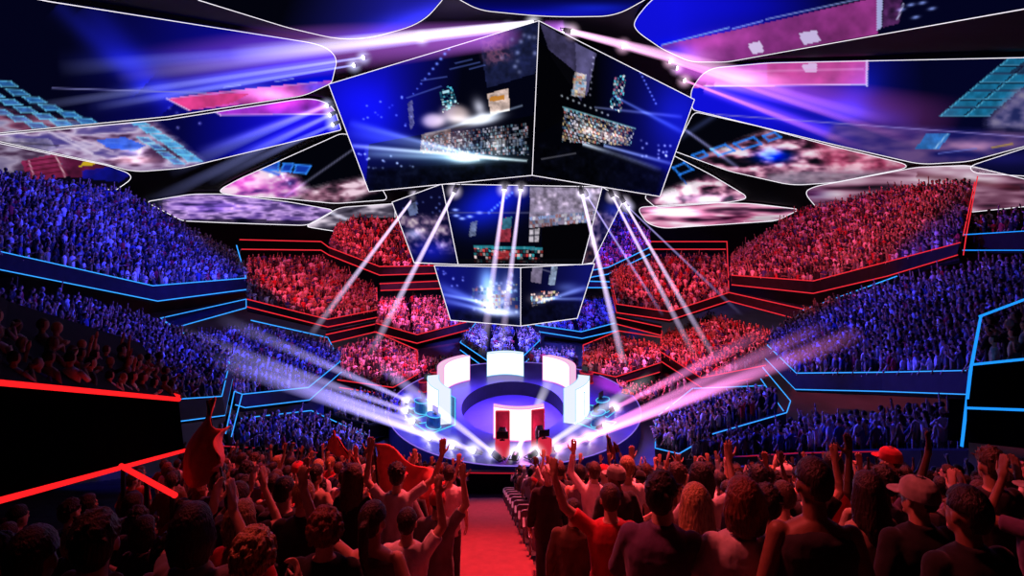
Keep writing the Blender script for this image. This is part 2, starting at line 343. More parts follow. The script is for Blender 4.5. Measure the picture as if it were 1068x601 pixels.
def paint_bl(cv):
    cv.fill((.03, .02, .08)); cv.fog([(-80, 140), (60, 155), (70, 175), (-80, 190)], [(.30, .20, .32), (.68, .62, .74), (.5, .45, .6)], (18, 6), 14, .9, .3, .7)
    cv.poly([(22, 168), (58, 160), (72, 184), (30, 190)], (.50, .12, .28), .9, .3, 8)
    for i in range(4): cv.line((28, 169+i*5), (62, 164+i*5), .8, (.25, .05, .12), .8)
    cv.line((30, 168), (36, 186), .8, (.8, .6, .7), .8); cv.line((58, 162), (68, 184), .9, (.85, .7, .75), .8)
    cv.poly([(60, 160), (118, 172), (90, 186), (70, 184)], (.42, .10, .25), .7, .4, 9); cv.poly([(82, 174), (90, 167), (104, 166), (97, 172)], (.80, .68, .12), .95)
    cv.poly([(86, 178), (128, 172), (140, 180), (125, 190), (86, 186)], (.05, .06, .50), .9, .4, 12)
def paint_t1(cv):
    cv.grad((300, 0), (.01, .012, .05), (400, 38), (.10, .10, .55)); cv.glow(440, 22, 60, 14, (.2, .2, .8), .8, -.3); cv.glow(390, 44, 60, 9, (.1, .1, .5), .8)
def paint_t2(cv): cv.grad((560, 22), (.02, .03, .55), (560, -12), (.01, .015, .12)); cv.glow(560, 16, 80, 6, (.05, .05, .35), .8); cv.glow(620, 8, 40, 5, (.05, .1, .4), .8)
def paint_tr(cv):
    sky_blue(cv, (880, 30), (705, 28), (.01, .015, .12), (.06, .06, .84)); cv.glow(790, 6, 70, 20, (.0, .0, .25), .7)
    q = [(690, 47), (760, 33), (915, -3), (915, 36), (760, 66), (738, 68), (700, 64)]
    cv.poly(q, (.56, .20, .50), .92, .35, 20, 3); cv.glow(750, 42, 40, 9, (.35, .15, .3), .7, -.15); cv.glow(720, 60, 26, 8, (.4, .3, .4), .9); cv.glow(705, 55, 18, 10, (-.3, -.05, .4), .8)
    cv.poly([(780, 46), (793, 43), (797, 54), (785, 57)], (.85, .80, .95), .9); cv.poly([(833, 35), (851, 31), (856, 43), (838, 47)], (.80, .76, .92), .9)
    cv.line((764, 30), (795, 22), .9, (.5, .6, 1), .9); cv.line((690, 47), (760, 29), .8, (.55, .75, 1), .8); cv.line((800, 20), (905, -3), .8, (.6, .7, .95), .7)
    cv.poly([(915, -10), (921, -10), (919, 30), (914, 32)], (.70, .72, .92), .9); cv.poly([(922, -10), (942, -10), (938, 24), (920, 29)], (.40, .18, .40), .6, .7, 6)
    for p in [(940, 10), (955, 18), (962, 3), (972, 9), (950, 5)]: cv.glow(p[0], p[1], 4, 1.5, (.6, .7, .95), .8, -.2)
    cv.line((936, 20), (942, 5), 1.2, (.75, .75, .9), .8)
def paint_mr(cv):
    sky_blue(cv, (965, 95), (790, 105), (.012, .018, .14), (.06, .06, .84))
    q = [(720, 92), (735, 72), (790, 66), (906, 63), (904, 88), (730, 91)]; cv.poly(q, (.78, .34, .72), .95, .3, 22, 5); cv.poly([(800, 66), (906, 63), (904, 88), (800, 89)], (.72, .24, .50), .6, .3, 14)
    cv.glow(780, 84, 26, 7, (.5, .4, .4), .9); cv.glow(748, 78, 26, 8, (.4, .35, .5), .9); cv.poly([(836, 67), (852, 66), (852, 75), (840, 76)], (.86, .78, .95), .85); cv.line((755, 75), (900, 72), 1.6, (.9, .6, .85), .5); cv.line((904, 63), (904, 89), 1.4, (.85, .8, .95), .9); cv.line((735, 90), (904, 88), .9, (.9, .8, 1), .8)
    cv.beam((735, 92), (900, 150), 4, 7, (.55, .3, .7), 1, .5); cv.beam((745, 88), (960, 130), 3, 12, (.4, .3, .8), .8, .6); cv.glow(890, 105, 20, 40, (.05, .1, .5), .7, .6)
    for k in range(7):
        y = 61+k*8.8; x = 1052-k*10.5
        for i in range(2): cv.poly([(x+i*27, y), (x+24+i*27, y-.5), (x+17+i*27, y+6), (x-7+i*27, y+6)], (.10, .46, .62), .85, .25, 6); cv.line((x+i*27, y), (x-8+i*27, y+7), .7, (.35, .75, .9), .7); cv.line((x-8+i*27, y+7), (x+16+i*27, y+7), .7, (.35, .75, .9), .6)
    cv.fog([(1030, 125), (1062, 92), (1160, 90), (1160, 140), (1030, 133)], [(.15, .18, .40), (.45, .42, .62), (.62, .58, .70)], (12, 8), 5, .8, .3, .7); cv.poly([(1052, 76), (1068, 64), (1100, 64), (1100, 78)], (.10, .10, .2), .7)
    cv.fog([(870, 128), (1160, 143), (1160, 160), (1010, 170), (950, 172), (860, 148)], [(.10, .10, .42), (.30, .22, .50), (.50, .36, .58)], (26, 8), 7, .75, .3, .7); cv.line((740, 119), (1100, 145), .6, (.55, .5, .8), .7)
    cv.poly([(955, 155), (965, 140), (992, 139), (980, 155)], (.12, .42, .72), .9, .3, 5); cv.line((975, 155), (988, 140), .9, (.6, .8, .95), .7); cv.glow(1015, 152, 30, 5, (.55, .40, .35), .7); cv.line((1035, 154), (1056, 150), 1.2, (.75, .62, .15), .7); cv.line((980, 160), (1018, 155), .8, (.4, .45, .8), .7)
NOISEP = [(.03, .03, .07), (.12, .07, .12), (.42, .22, .34), (.86, .58, .70), (.97, .90, .95)]
def paint_rm(cv):
    cv.fill((.012, .014, .045)); cv.fog([(716, 168), (790, 140), (812, 132), (965, 165), (965, 200), (830, 195), (740, 178)], NOISEP, (15, 6), 21, .95, .30, .70)
    cv.fog([(840, 140), (965, 165), (965, 188), (870, 184)], [(.35, .08, .18), (.75, .30, .45), (.95, .75, .82)], (13, 6), 5, .8, .3, .7); cv.fog([(800, 180), (965, 176), (965, 200), (800, 200)], [(.25, .22, .28), (.6, .58, .66)], (40, 5), 3, .7, .3, .7)
    cv.glow(806, 163, 16, 6, (-.3, .1, .75), .9); cv.glow(806, 163, 16, 6, (-.2, -.1, .2), .9)
    for q in ([(766, 150), (786, 143), (794, 150), (774, 156)], [(742, 156), (756, 151), (766, 157), (750, 162)], [(722, 162), (733, 158), (738, 162), (728, 166)], [(796, 142), (808, 138), (814, 143), (802, 147)]):
        for i in range(4): cv.line(q[i], q[(i+1) % 4], 1.4, (.15, .50, .95), .95)
    cv.beam((700, 125), (770, 175), 1.2, 2, (.5, .5, .7), .9, .2); cv.beam((750, 118), (700, 150), 3, 3, (.15, .18, .3), .8, .2)
def paint_rs(cv):
    cv.fill((.015, .016, .05)); cv.fog([(718, 190), (740, 180), (790, 206), (765, 212), (650, 218), (690, 200)], NOISEP, (12, 6), 31, .95, .22, .62); cv.glow(716, 200, 4, 6, (.9, .8, .8), .9)
    cv.glow(730, 207, 40, 5, (.4, .4, .5), .8)
    q = [(702, 175), (714, 170), (722, 177), (709, 182)]
    for i in range(4): cv.line(q[i], q[(i+1) % 4], 1.3, (.15, .50, .95), .95)
    cv.line((709, 184), (716, 192), 1, (.15, .4, .8), .8)
def paint_rl(cv): cv.fill((.03, .03, .07)); cv.fog([(640, 205), (850, 205), (850, 245), (640, 245)], [(.05, .03, .08), (.35, .18, .30), (.85, .50, .66), (.98, .92, .97)], (30, 4), 41, 1, .25, .68); cv.glow(700, 220, 36, 5, (.5, .35, .45), .9, .1); cv.glow(800, 228, 60, 4, (-.3, -.3, -.3), .8)
def paint_rf(cv): cv.fill((.03, .025, .05)); cv.fog([(820, 168), (1160, 160), (1160, 230), (820, 230)], [(.06, .04, .08), (.38, .20, .30), (.70, .52, .62), (.86, .78, .84)], (40, 7), 51, .95, .25, .7); cv.glow(850, 203, 16, 7, (-.3, -.3, -.2), .9); cv.line((960, 183), (1060, 196), 4, (.32, .10, .16), .6)
def paint_re(cv): cv.fill((.03, .03, .17)); cv.glow(1050, 165, 40, 8, (.06, .05, .2), .8)
def paint_lm(cv):
    cv.fill((.010, .012, .04)); cv.fog([(220, 190), (280, 172), (308, 184), (330, 205), (260, 212), (226, 204)], [(.25, .15, .45), (.80, .42, .78), (.98, .88, .96)], (13, 6), 61, .95, .2, .58); cv.glow(255, 190, 20, 8, (.3, .0, .2), .8)
    cv.fog([(310, 202), (345, 192), (385, 184), (400, 196), (360, 212), (320, 212)], [(.08, .06, .10), (.55, .35, .45), (.98, .85, .92)], (11, 5), 71, .95, .25, .62)
    for q in ([(296, 171), (306, 171), (303, 179), (293, 179)], [(309, 172), (324, 173), (319, 181), (307, 180)], [(275, 172), (291, 169), (290, 178), (276, 177)]):
        cv.poly(q, (.08, .28, .85), .75)
        for i in range(4): cv.line(q[i], q[(i+1) % 4], 1.1, (.2, .55, 1), .95)
    cv.line((272, 176), (290, 182), 2, (.15, .35, .9), .8); cv.dots([(280, 180), (310, 180), (310, 192), (290, 192)], 8, (.7, .8, .95), 1.5, .9, 3); cv.beam((368, 156), (296, 206), 1, 1.5, (.4, .4, .5), .8, .2)
def paint_ll(cv): cv.fill((.02, .02, .06)); cv.fog([(170, 200), (350, 200), (350, 240), (170, 240)], [(.06, .05, .2), (.40, .28, .62), (.82, .66, .95), (.30, .22, .45)], (17, 4), 81, .95, .28, .68); cv.glow(235, 216, 40, 5, (.35, .25, .5), .8); cv.poly([(200, 228), (330, 230), (330, 240), (200, 240)], (.03, .03, .07), .7)
def paint_lx(cv): cv.fill((.05, .045, .07)); cv.fog([(310, 205), (420, 205), (420, 240), (310, 240)], [(.06, .05, .10), (.35, .32, .40), (.92, .86, .93)], (15, 5), 91, .95, .3, .68); cv.line((345, 222), (372, 233), 2, (.85, .85, .95), .7)
CS = ceiling_screen
CS([(-70, -24), (50, 0), (338, 46), (352, 60), (346, 86), (318, 99), (175, 121), (0, 138), (-70, 143)], paint_tl, 'large blue ceiling screen at upper left with cyan blocks and pink banner', [0, 0, 22, 8, 4, 10, 0, 0, 0])
CS([(-70, 145), (0, 140), (175, 124), (325, 101), (348, 110), (356, 135), (190, 175), (140, 179), (112, 171), (0, 147), (-70, 145)][:-1], paint_ml, 'bright blue ceiling screen under the pink banner at left', [0, 0, 0, 20, 10, 2, 8, 14, 6, 0])
CS([(-70, 130), (0, 149), (112, 172), (142, 183), (122, 197), (-70, 200)], paint_bl, 'ceiling screen with yellow star just above the blue left stand', [0, 0, 6, 14, 0, 0], edge=True)
CS([(207, -1), (300, 28), (368, 44), (440, 24), (464, -4), (470, -26), (207, -26)], paint_t1, 'near-black ceiling screen at picture top left of the scoreboard', [0, 10, 34, 24, 8, 0, 0])
CS([(478, -2), (500, 10), (572, 17), (642, 16), (674, -2), (690, -26), (470, -26)], paint_t2, 'narrow deep blue ceiling screen above the scoreboard peak', [4, 14, 30, 18, 4, 0, 0])
CS([(660, 22), (678, 0), (715, -26), (1150, -26), (1150, -8), (1068, 8), (758, 64), (720, 64), (690, 50), (664, 32)], paint_tr, 'large blue ceiling screen at upper right with purple banner', [16, 10, 0, 0, 0, 0, 8, 10, 6, 10])
CS([(720, 94), (736, 71), (800, 65), (1068, 59), (1150, 57), (1150, 134), (1068, 152), (1010, 168), (960, 171), (860, 148), (722, 114)], paint_mr, 'blue ceiling screen at right with cyan block staircase', [8, 16, 10, 0, 0, 0, 0, 10, 14, 20, 4])
CS([(724, 116), (790, 131), (860, 150), (955, 173), (870, 190), (826, 193), (760, 178), (703, 157)], paint_rm, 'ceiling screen with blue square outlines over pink crowd picture', [6, 8, 8, 20, 10, 14, 8, 2])
CS([(701, 161), (740, 181), (782, 206), (765, 210), (684, 216), (672, 206)], paint_rs, 'small pointed ceiling screen close to scoreboard on its right side', [4, 8, 10, 8, 4, 4])
CS([(664, 216), (740, 211), (785, 212), (834, 218), (810, 230), (690, 238), (674, 232)], paint_rl, 'streaky pink and white ceiling screen above red right tiers', [8, 8, 12, 6, 8, 10, 6])
CS([(838, 200), (850, 194), (956, 174), (1010, 172), (1068, 186), (1140, 190), (1140, 212), (1068, 215), (1010, 221), (860, 226)], paint_rf, 'grey and pink ceiling screen behind the big red right stand', [10, 8, 8, 8, 0, 0, 0, 0, 6, 4])
CS([(1010, 173), (1068, 154), (1140, 140), (1140, 188), (1068, 183), (1016, 180)], paint_re, 'dark blue rounded ceiling screen at far right edge', [10, 0, 0, 0, 0, 8])
CS([(226, 199), (250, 186), (355, 139), (366, 140), (405, 208), (350, 212), (300, 207), (240, 203)], paint_lm, 'black ceiling screen with small blue squares and white clouds at left', [10, 8, 4, 4, 6, 8, 8, 6])
CS([(152, 210), (200, 202), (232, 202), (300, 210), (350, 219), (322, 235), (235, 232), (190, 230)], paint_ll, 'violet streaked ceiling screen at left above the far red tiers', [6, 10, 8, 8, 8, 10, 8, 6])
CS([(318, 236), (354, 216), (412, 212), (412, 232), (350, 241)], paint_lx, 'small grey ceiling screen behind the far red upper tier', [6, 8, 2, 2, 4])

# ------------------------------------------------------------------ centre-hung scoreboard
SB = empty('scoreboard', (1.0, 42, CZ+2)); tag(SB, 'huge angular centre-hung scoreboard of three rings of glowing screens', 'scoreboard')
def quad_screen(corners, paint, name, n=(90, 70), edges=(1, 1, 1, 1), seed=0):
    """corners: TL TR BR BL as (px,py,depth)"""
    W = [P(*c) for c in corners]; nu, nv = n; vs = []; fs = []; u = np.linspace(0, 1, nu+1); v = np.linspace(0, 1, nv+1)
    for b in v:
        for a in u: vs.append(W[0]*(1-a)*(1-b)+W[1]*a*(1-b)+W[2]*a*b+W[3]*(1-a)*b)
    for j in range(nv):
        for i in range(nu): k = j*(nu+1)+i; fs.append((k, k+1, k+nu+2, k+nu+1))
    q = np.array([pix(p) for p in vs]); me = mesh_from(name, vs, fs); cv = Canvas(q[:, 0], q[:, 1]); paint(cv); put_colors(me, cv.out())
    o = link(name, me, mat_picture(), SB)
    for i in range(4):
        if edges[i]:
            a, b = W[i], W[(i+1) % 4]; off = Vector((0, -.06, 0)); MB().tube([a+off, b+off], [a.y*.00065, b.y*.00065], 5).build('light_edge', STRIP['W'], o)
STAGEC = [(.9, .9, 1), (.95, .75, .75), (.45, .75, .9), (.8, .4, .3), (.9, .85, .6), (.2, .35, .6), (.1, .12, .2)]
def paint_ul(cv):
    cv.grad((400, 90), (.05, .05, .62), (480, 100), (.010, .014, .07)); cv.grad((420, 130), (.03, .04, .25), (480, 190), (.006, .008, .03), [(385, 150), (560, 120), (560, 200), (380, 210)])
    cv.glow(375, 105, 40, 30, (.02, .02, .35), .9); cv.glow(395, 130, 30, 30, (.0, .02, .2), .8)
    for i in range(10): cv.glow(468-i*4.1, 51+i*5.2, 1.7-.1*i, 1.7-.1*i, (.5, .65, 1), 1-.05*i)
    cv.poly([(500, 40), (562, 22), (560, 76), (508, 92)], (.10, .12, .26), .95, .5, 6, 3); cv.fog([(500, 40), (530, 30), (532, 62), (508, 68)], [(.12, .1, .2), (.5, .3, .42), (.12, .14, .28)], (4, 5), 7, .8, .3, .7); cv.dots([(520, 45), (560, 30), (558, 75), (520, 80)], 14, (.4, .42, .5), 2.2, .8, 4)
    cv.poly([(508, 98), (530, 92), (532, 115), (512, 120)], (.82, .72, .68), .95, .4, 4); cv.poly([(511, 101), (526, 99), (526, 104), (511, 106)], (.75, .48, .15), .9)
    cv.cells([(458, 96), (470, 88), (478, 108), (462, 118)], (1, -.25), (.2, 1), 2.6, 2.4, [(.3, .75, .85), (.7, .9, .95), (.1, .3, .4)], .9, 4); cv.poly([(425, 108), (430, 104), (432, 130), (428, 136)], (.5, .5, .65), .6, .5, 3)
    cv.glow(452, 126, 12, 8, (.75, .66, .62), 1, 0, 4); cv.glow(475, 118, 15, 9, (.7, .62, .58), 1, .1, 4); cv.glow(505, 124, 20, 6, (.85, .88, .9), 1, -.2, 3); cv.glow(500, 112, 6, 9, (.7, .7, .72), 1, -.4); cv.glow(480, 126, 24, 6, (.6, .6, .6), .8)
    cv.poly([(440, 140), (470, 134), (470, 162), (438, 158)], (.42, .34, .34), .8, .6, 5, 6)
    cv.cells([(440, 142), (550, 128), (552, 162), (440, 160)], (1, -.1), (0, 1), 2.1, 3.2, [(.9, .9, 1), (.8, .82, .9), (.55, .75, .85), (.75, .45, .45), (.35, .45, .6), (.15, .2, .35)], .6, 9, .2, .2); cv.cells([(442, 150), (550, 138), (551, 152), (441, 157)], (1, -.1), (0, 1), 3.4, 12, [(.85, .88, .95), (.5, .6, .75), (.25, .3, .45)], .45, 19, .3, .2); cv.glow(478, 145, 14, 12, (.4, .3, .25), .8); cv.glow(518, 150, 8, 12, (.5, .45, .4), .8)
    cv.beam((550, 168), (365, 152), 1.4, 2.4, (.9, 1, 1), .9, .25); cv.beam((520, 166), (362, 137), 1.5, 9, (.5, .6, .75), .7, .5); cv.beam((500, 164), (364, 128), 1, 4, (.5, .6, .8), .6, .4); cv.beam((545, 110), (440, 142), 1, 2, (.4, .45, .5), .9, .2); cv.beam((500, 166), (380, 160), 1.5, 5, (.7, .85, .9), .7, .3)
    cv.glow(486, 166, 16, 5, (.9, 1, 1), 1); cv.glow(486, 166, 50, 12, (.25, .4, .5), .7); cv.dots([(370, 155), (440, 160), (440, 175), (380, 178)], 26, (.7, .8, .95), 1.1, .9, 6); cv.dots([(375, 95), (430, 95), (430, 135), (380, 135)], 16, (.5, .6, .9), 1, .9, 16)
    for a, b in (((440, 84), (466, 80)), ((470, 72), (500, 65)), ((475, 66), (492, 62)), ((490, 72), (505, 68)), ((425, 102), (460, 90))): cv.line(a, b, .7, (.4, .5, .9), .5)
    cv.fog([(385, 176), (555, 168), (555, 190), (385, 205)], [(.005, .006, .02), (.02, .03, .08), (.06, .08, .16)], (5, 5), 5, .7, .3, .8)
def paint_ur(cv):
    cv.grad((620, 110), (.006, .008, .03), (715, 110), (.05, .06, .62)); cv.glow(700, 120, 24, 30, (.03, .05, .3), .8)
    cv.poly([(563, 24), (620, 55), (606, 105), (575, 60)], (.24, .22, .36), .9, .4, 6); cv.poly([(600, 45), (622, 56), (612, 100), (602, 96)], (.36, .34, .52), .8, .3, 8); cv.poly([(563, 44), (604, 78), (596, 120), (562, 140)], (.008, .008, .02), .95)
    cv.poly([(600, 75), (612, 78), (610, 102), (596, 100)], (.75, .70, .72), .9, .5, 3); cv.cells([(598, 78), (612, 78), (610, 102), (595, 100)], (1, .1), (-.1, 1), 3, 3, [(.9, .8, .6), (.5, .7, .85), (.7, .4, .3)], .7, 3)
    cv.cells([(641, 80), (653, 78), (648, 118), (636, 112)], (1, .1), (-.15, 1), 2.6, 3, [(.35, .75, .85), (.8, .85, .9), (.15, .35, .5), (.6, .35, .5)], .95, 5)
    cv.cells([(588, 112), (662, 134), (658, 152), (586, 148)], (1, .27), (0, 1), 2.1, 3.2, [(.9, .9, 1), (.85, .85, .9), (.5, .75, .85), (.8, .45, .45), (.9, .8, .6), (.2, .28, .45)], .75, 8, .18, .12); cv.cells([(604, 128), (656, 142), (654, 151), (604, 142)], (1, .27), (0, 1), 3.6, 9, [(.95, .92, .95), (.7, .6, .65)], .5, 19, .3, .25); cv.glow(612, 135, 14, 8, (.6, .5, .45), .8, .3); cv.glow(640, 142, 12, 6, (.5, .4, .35), .8, .3); cv.line((588, 112), (662, 134), 1, (.5, .75, .8), .8)
    cv.beam((608, 150), (690, 178), 2, 3, (.85, .92, 1), .9, .5); cv.beam((630, 152), (705, 172), 1.5, 2, (.6, .7, .9), .8, .4); cv.beam((640, 100), (716, 140), 1, 3, (.35, .45, .7), .7, .4); cv.beam((620, 112), (712, 122), 1, 2, (.4, .45, .6), .7, .3)
    for i in range(9): cv.glow(586+i*6, 100+i*2.5, 1, 1, (.8, .85, .9), .9); cv.glow(668+i*2, 76+i*4, 1, 1, (.5, .6, 1), .8)
    for i in range(7): cv.glow(619-i*.6, 60+i*6.5, 1, 1, (.7, .7, .8), .7)
    cv.dots([(660, 145), (705, 150), (695, 170), (670, 165)], 30, (.75, .8, .95), 1.2, .9, 9); cv.fog([(562, 150), (640, 158), (695, 180), (688, 205), (556, 184)], [(.004, .005, .015), (.02, .025, .06), (.05, .06, .14)], (5, 6), 15, .8, .3, .85); cv.line((565, 166), (600, 160), .7, (.4, .4, .45), .7)
def paint_mc(cv):
    cv.fill((.012, .014, .06)); cv.glow(520, 205, 36, 22, (.05, .10, .85), .9, -.4); cv.glow(495, 225, 30, 20, (.02, .06, .4), .8); cv.poly([(553, 195), (630, 196), (622, 230), (552, 238)], (.55, .50, .60), .95, .5, 4, 3); cv.dots([(555, 198), (628, 198), (620, 228), (555, 230)], 26, (.5, .45, .5), 2.2, .8, 12); cv.poly([(565, 238), (618, 230), (606, 275), (565, 275)], (.012, .01, .02), .95)
    cv.cells([(552, 226), (622, 220), (620, 232), (552, 238)], (1, -.1), (0, 1), 3, 4, [(.8, .8, .85), (.6, .4, .4), (.5, .6, .8)], .8, 5); cv.poly([(552, 240), (563, 238), (562, 252), (552, 252)], (.75, .72, .76), .9, .4, 3); cv.line((557, 240), (557, 252), .7, (.1, .1, .15), .8); cv.line((552, 246), (563, 245), .7, (.1, .1, .15), .8)
    cv.poly([(523, 228), (534, 226), (532, 252), (519, 252)], (.62, .20, .26), .9, .5, 4); cv.poly([(524, 228), (534, 226), (533, 238), (523, 240)], (.10, .45, .55), .8, .4, 4); cv.poly([(491, 232), (498, 230), (496, 246), (489, 247)], (.5, .55, .65), .7, .6, 3)
    cv.cells([(494, 256), (566, 258), (566, 274), (494, 274)], (1, .02), (0, 1), 3, 3.5, [(.85, .25, .25), (.9, .8, .8), (.2, .6, .65), (.3, .15, .2)], .9, 8); cv.poly([(517, 262), (531, 262), (531, 273), (517, 273)], (.80, .22, .24), .7, .4, 3); cv.poly([(494, 256), (566, 258), (566, 261), (494, 259)], (.15, .55, .62), .8)
    for p in ((475, 219), (482, 228), (490, 226), (476, 225), (500, 222)): cv.glow(p[0], p[1], 3, 1.3, (.7, .8, 1), .9)
    for i in range(9): cv.glow(510+i*3, 222-i*2.6, 1.3, 1.3, (.4, .6, 1), .9)
    cv.line((466, 222), (622, 222), .5, (.5, .5, .6), .5); cv.line((478, 272), (606, 272), 2.5, (.03, .03, .05), .9)
def paint_ms(cv):
    cv.fill((.03, .03, .16)); cv.fog([(400, 225), (480, 225), (480, 262), (420, 262)], [(.05, .05, .2), (.45, .35, .5), (.9, .82, .85)], (6, 6), 5, .9, .35, .75); cv.glow(450, 262, 20, 12, (.03, .06, .5), .9); cv.glow(432, 244, 8, 5, (.7, .7, .8), .8); cv.dots([(412, 205), (470, 200), (470, 225), (420, 225)], 22, (.5, .6, .9), 1, .9, 5); cv.poly([(424, 215), (434, 210), (436, 222), (428, 226)], (.4, .45, .6), .8, .5, 3)
def paint_mr2(cv):
    cv.fill((.03, .03, .16)); cv.fog([(600, 225), (660, 220), (650, 275), (606, 275)], [(.06, .06, .25), (.45, .36, .55), (.9, .84, .9)], (6, 7), 8, .9, .35, .75); cv.glow(640, 218, 10, 8, (.1, .15, .5), .8); cv.fog([(606, 258), (640, 258), (640, 278), (606, 278)], [(.05, .04, .1), (.5, .3, .25)], (3, 3), 9, .7, .4, .8)
def paint_lc(cv):
    cv.grad((470, 300), (.05, .06, .45), (540, 300), (.08, .12, .35)); cv.glow(512, 314, 14, 15, (.8, .83, .85), 1, .2); cv.glow(520, 327, 20, 5, (.9, .95, 1), 1); cv.cells([(492, 300), (540, 296), (540, 322), (492, 322)], (1, -.05), (0, 1), 3, 4, STAGEC, .55, 3, .2, .3); cv.glow(508, 294, 8, 14, (.5, .7, .8), .9); cv.glow(530, 300, 6, 12, (.6, .6, .7), .8); cv.dots([(490, 290), (540, 285), (540, 330), (495, 330)], 26, (.5, .55, .6), 1.6, .8, 5)
    cv.beam((515, 322), (456, 298), 1.5, 6, (.4, .5, .75), .9, .4); cv.beam((515, 326), (458, 312), 1, 4, (.5, .6, .8), .8, .4); cv.beam((515, 318), (456, 306), 1, 2, (.5, .6, .8), .8, .3); cv.fog([(470, 322), (543, 332), (543, 342), (470, 336)], [(.01, .01, .05), (.05, .06, .2)], (4, 4), 3, .8, .3, .8); cv.dots([(455, 280), (490, 280), (490, 300), (462, 300)], 12, (.5, .55, .8), 1, .9, 7)
def paint_lr(cv):
    cv.grad((548, 300), (.02, .02, .10), (612, 300), (.06, .07, .40)); cv.poly([(555, 276), (566, 278), (564, 296), (554, 294)], (.55, .5, .6), .8, .4, 4); cv.poly([(575, 278), (582, 278), (578, 298), (572, 297)], (.55, .62, .72), .9, .5, 3); cv.cells([(553, 306), (580, 302), (586, 310), (555, 320)], (1, -.12), (0, 1), 2.6, 3, STAGEC, .9, 5); cv.glow(562, 312, 9, 5, (.6, .55, .5), .9); cv.glow(592, 300, 12, 5, (.25, .3, .4), .8)
    cv.beam((560, 316), (612, 300), 1, 3, (.6, .7, .9), .8, .3); cv.beam((565, 312), (612, 312), 1, 2, (.6, .7, .9), .7, .3); cv.fog([(545, 318), (605, 314), (602, 334), (545, 342)], [(.01, .01, .04), (.05, .06, .18)], (4, 5), 6, .8, .3, .8); cv.line((575, 284), (555, 278), .6, (.5, .5, .6), .6)
quad_screen([(343, 88, 41), (562, 22, 34), (555, 183, 37.5), (385, 200, 42)], paint_ul, 'upper_screen', (210, 165))
quad_screen([(562, 22, 34), (724, 104, 41), (688, 205, 42), (555, 183, 37.5)], paint_ur, 'upper_screen', (170, 165), (1, 1, 1, 0))
quad_screen([(461, 192, 40), (628, 195, 40), (607, 276, 41), (478, 276, 41)], paint_mc, 'middle_screen', (170, 84))
quad_screen([(409, 211, 45), (461, 192, 40), (478, 276, 41), (432, 274, 45)], paint_ms, 'middle_screen', (60, 70), (1, 0, 1, 1))
quad_screen([(628, 195, 40), (650, 209, 45), (618, 274, 45), (607, 276, 41)], paint_mr2, 'middle_screen', (50, 70), (1, 1, 1, 0))
quad_screen([(453, 277, 43), (543, 279, 39.5), (543, 340, 40.5), (470, 334, 43.5)], paint_lc, 'lower_screen', (96, 66))
quad_screen([(543, 279, 39.5), (620, 275, 43), (602, 332, 43.5), (543, 340, 40.5)], paint_lr, 'lower_screen', (84, 66), (1, 1, 1, 0))
# dark body behind the screens: three frusta closed at the back
def body(front_top, front_bot, back_d, name):
    T = [P(*p)+Vector((0, 1.0, -.1)) for p in front_top]; B = [P(*p)+Vector((0, 1.0, .1)) for p in front_bot]
    cx_ = 1.0
    Tb = [Vector((cx_+(p.x-cx_)*.8, back_d+(back_d-p.y)*.6, p.z)) for p in reversed(T)]; Bb = [Vector((cx_+(p.x-cx_)*.8, back_d+(back_d-p.y)*.6, p.z)) for p in reversed(B)]
    R0, R1 = B+Bb, T+Tb
    return MB().ring([R0, R1]).build(name, BLACK, SB)
body([(343, 88, 41), (562, 22, 34), (724, 104, 41)], [(385, 200, 42), (555, 183, 37.5), (688, 205, 42)], 45, 'upper_housing')
body([(409, 211, 45), (461, 192, 40), (628, 195, 40), (650, 209, 45)], [(432, 274, 45), (478, 276, 41), (607, 276, 41), (618, 274, 45)], 47, 'middle_housing')
body([(453, 277, 43), (543, 279, 39.5), (620, 275, 43)], [(470, 334, 43.5), (543, 340, 40.5), (602, 332, 43.5)], 45, 'lower_housing')
for sx in (-3.4, 5.2): MB().tube([(sx, 43, CZ+8), (sx, 43, float(roofz(sx, 43)))], .12, 8).build('hanger', METAL, SB)
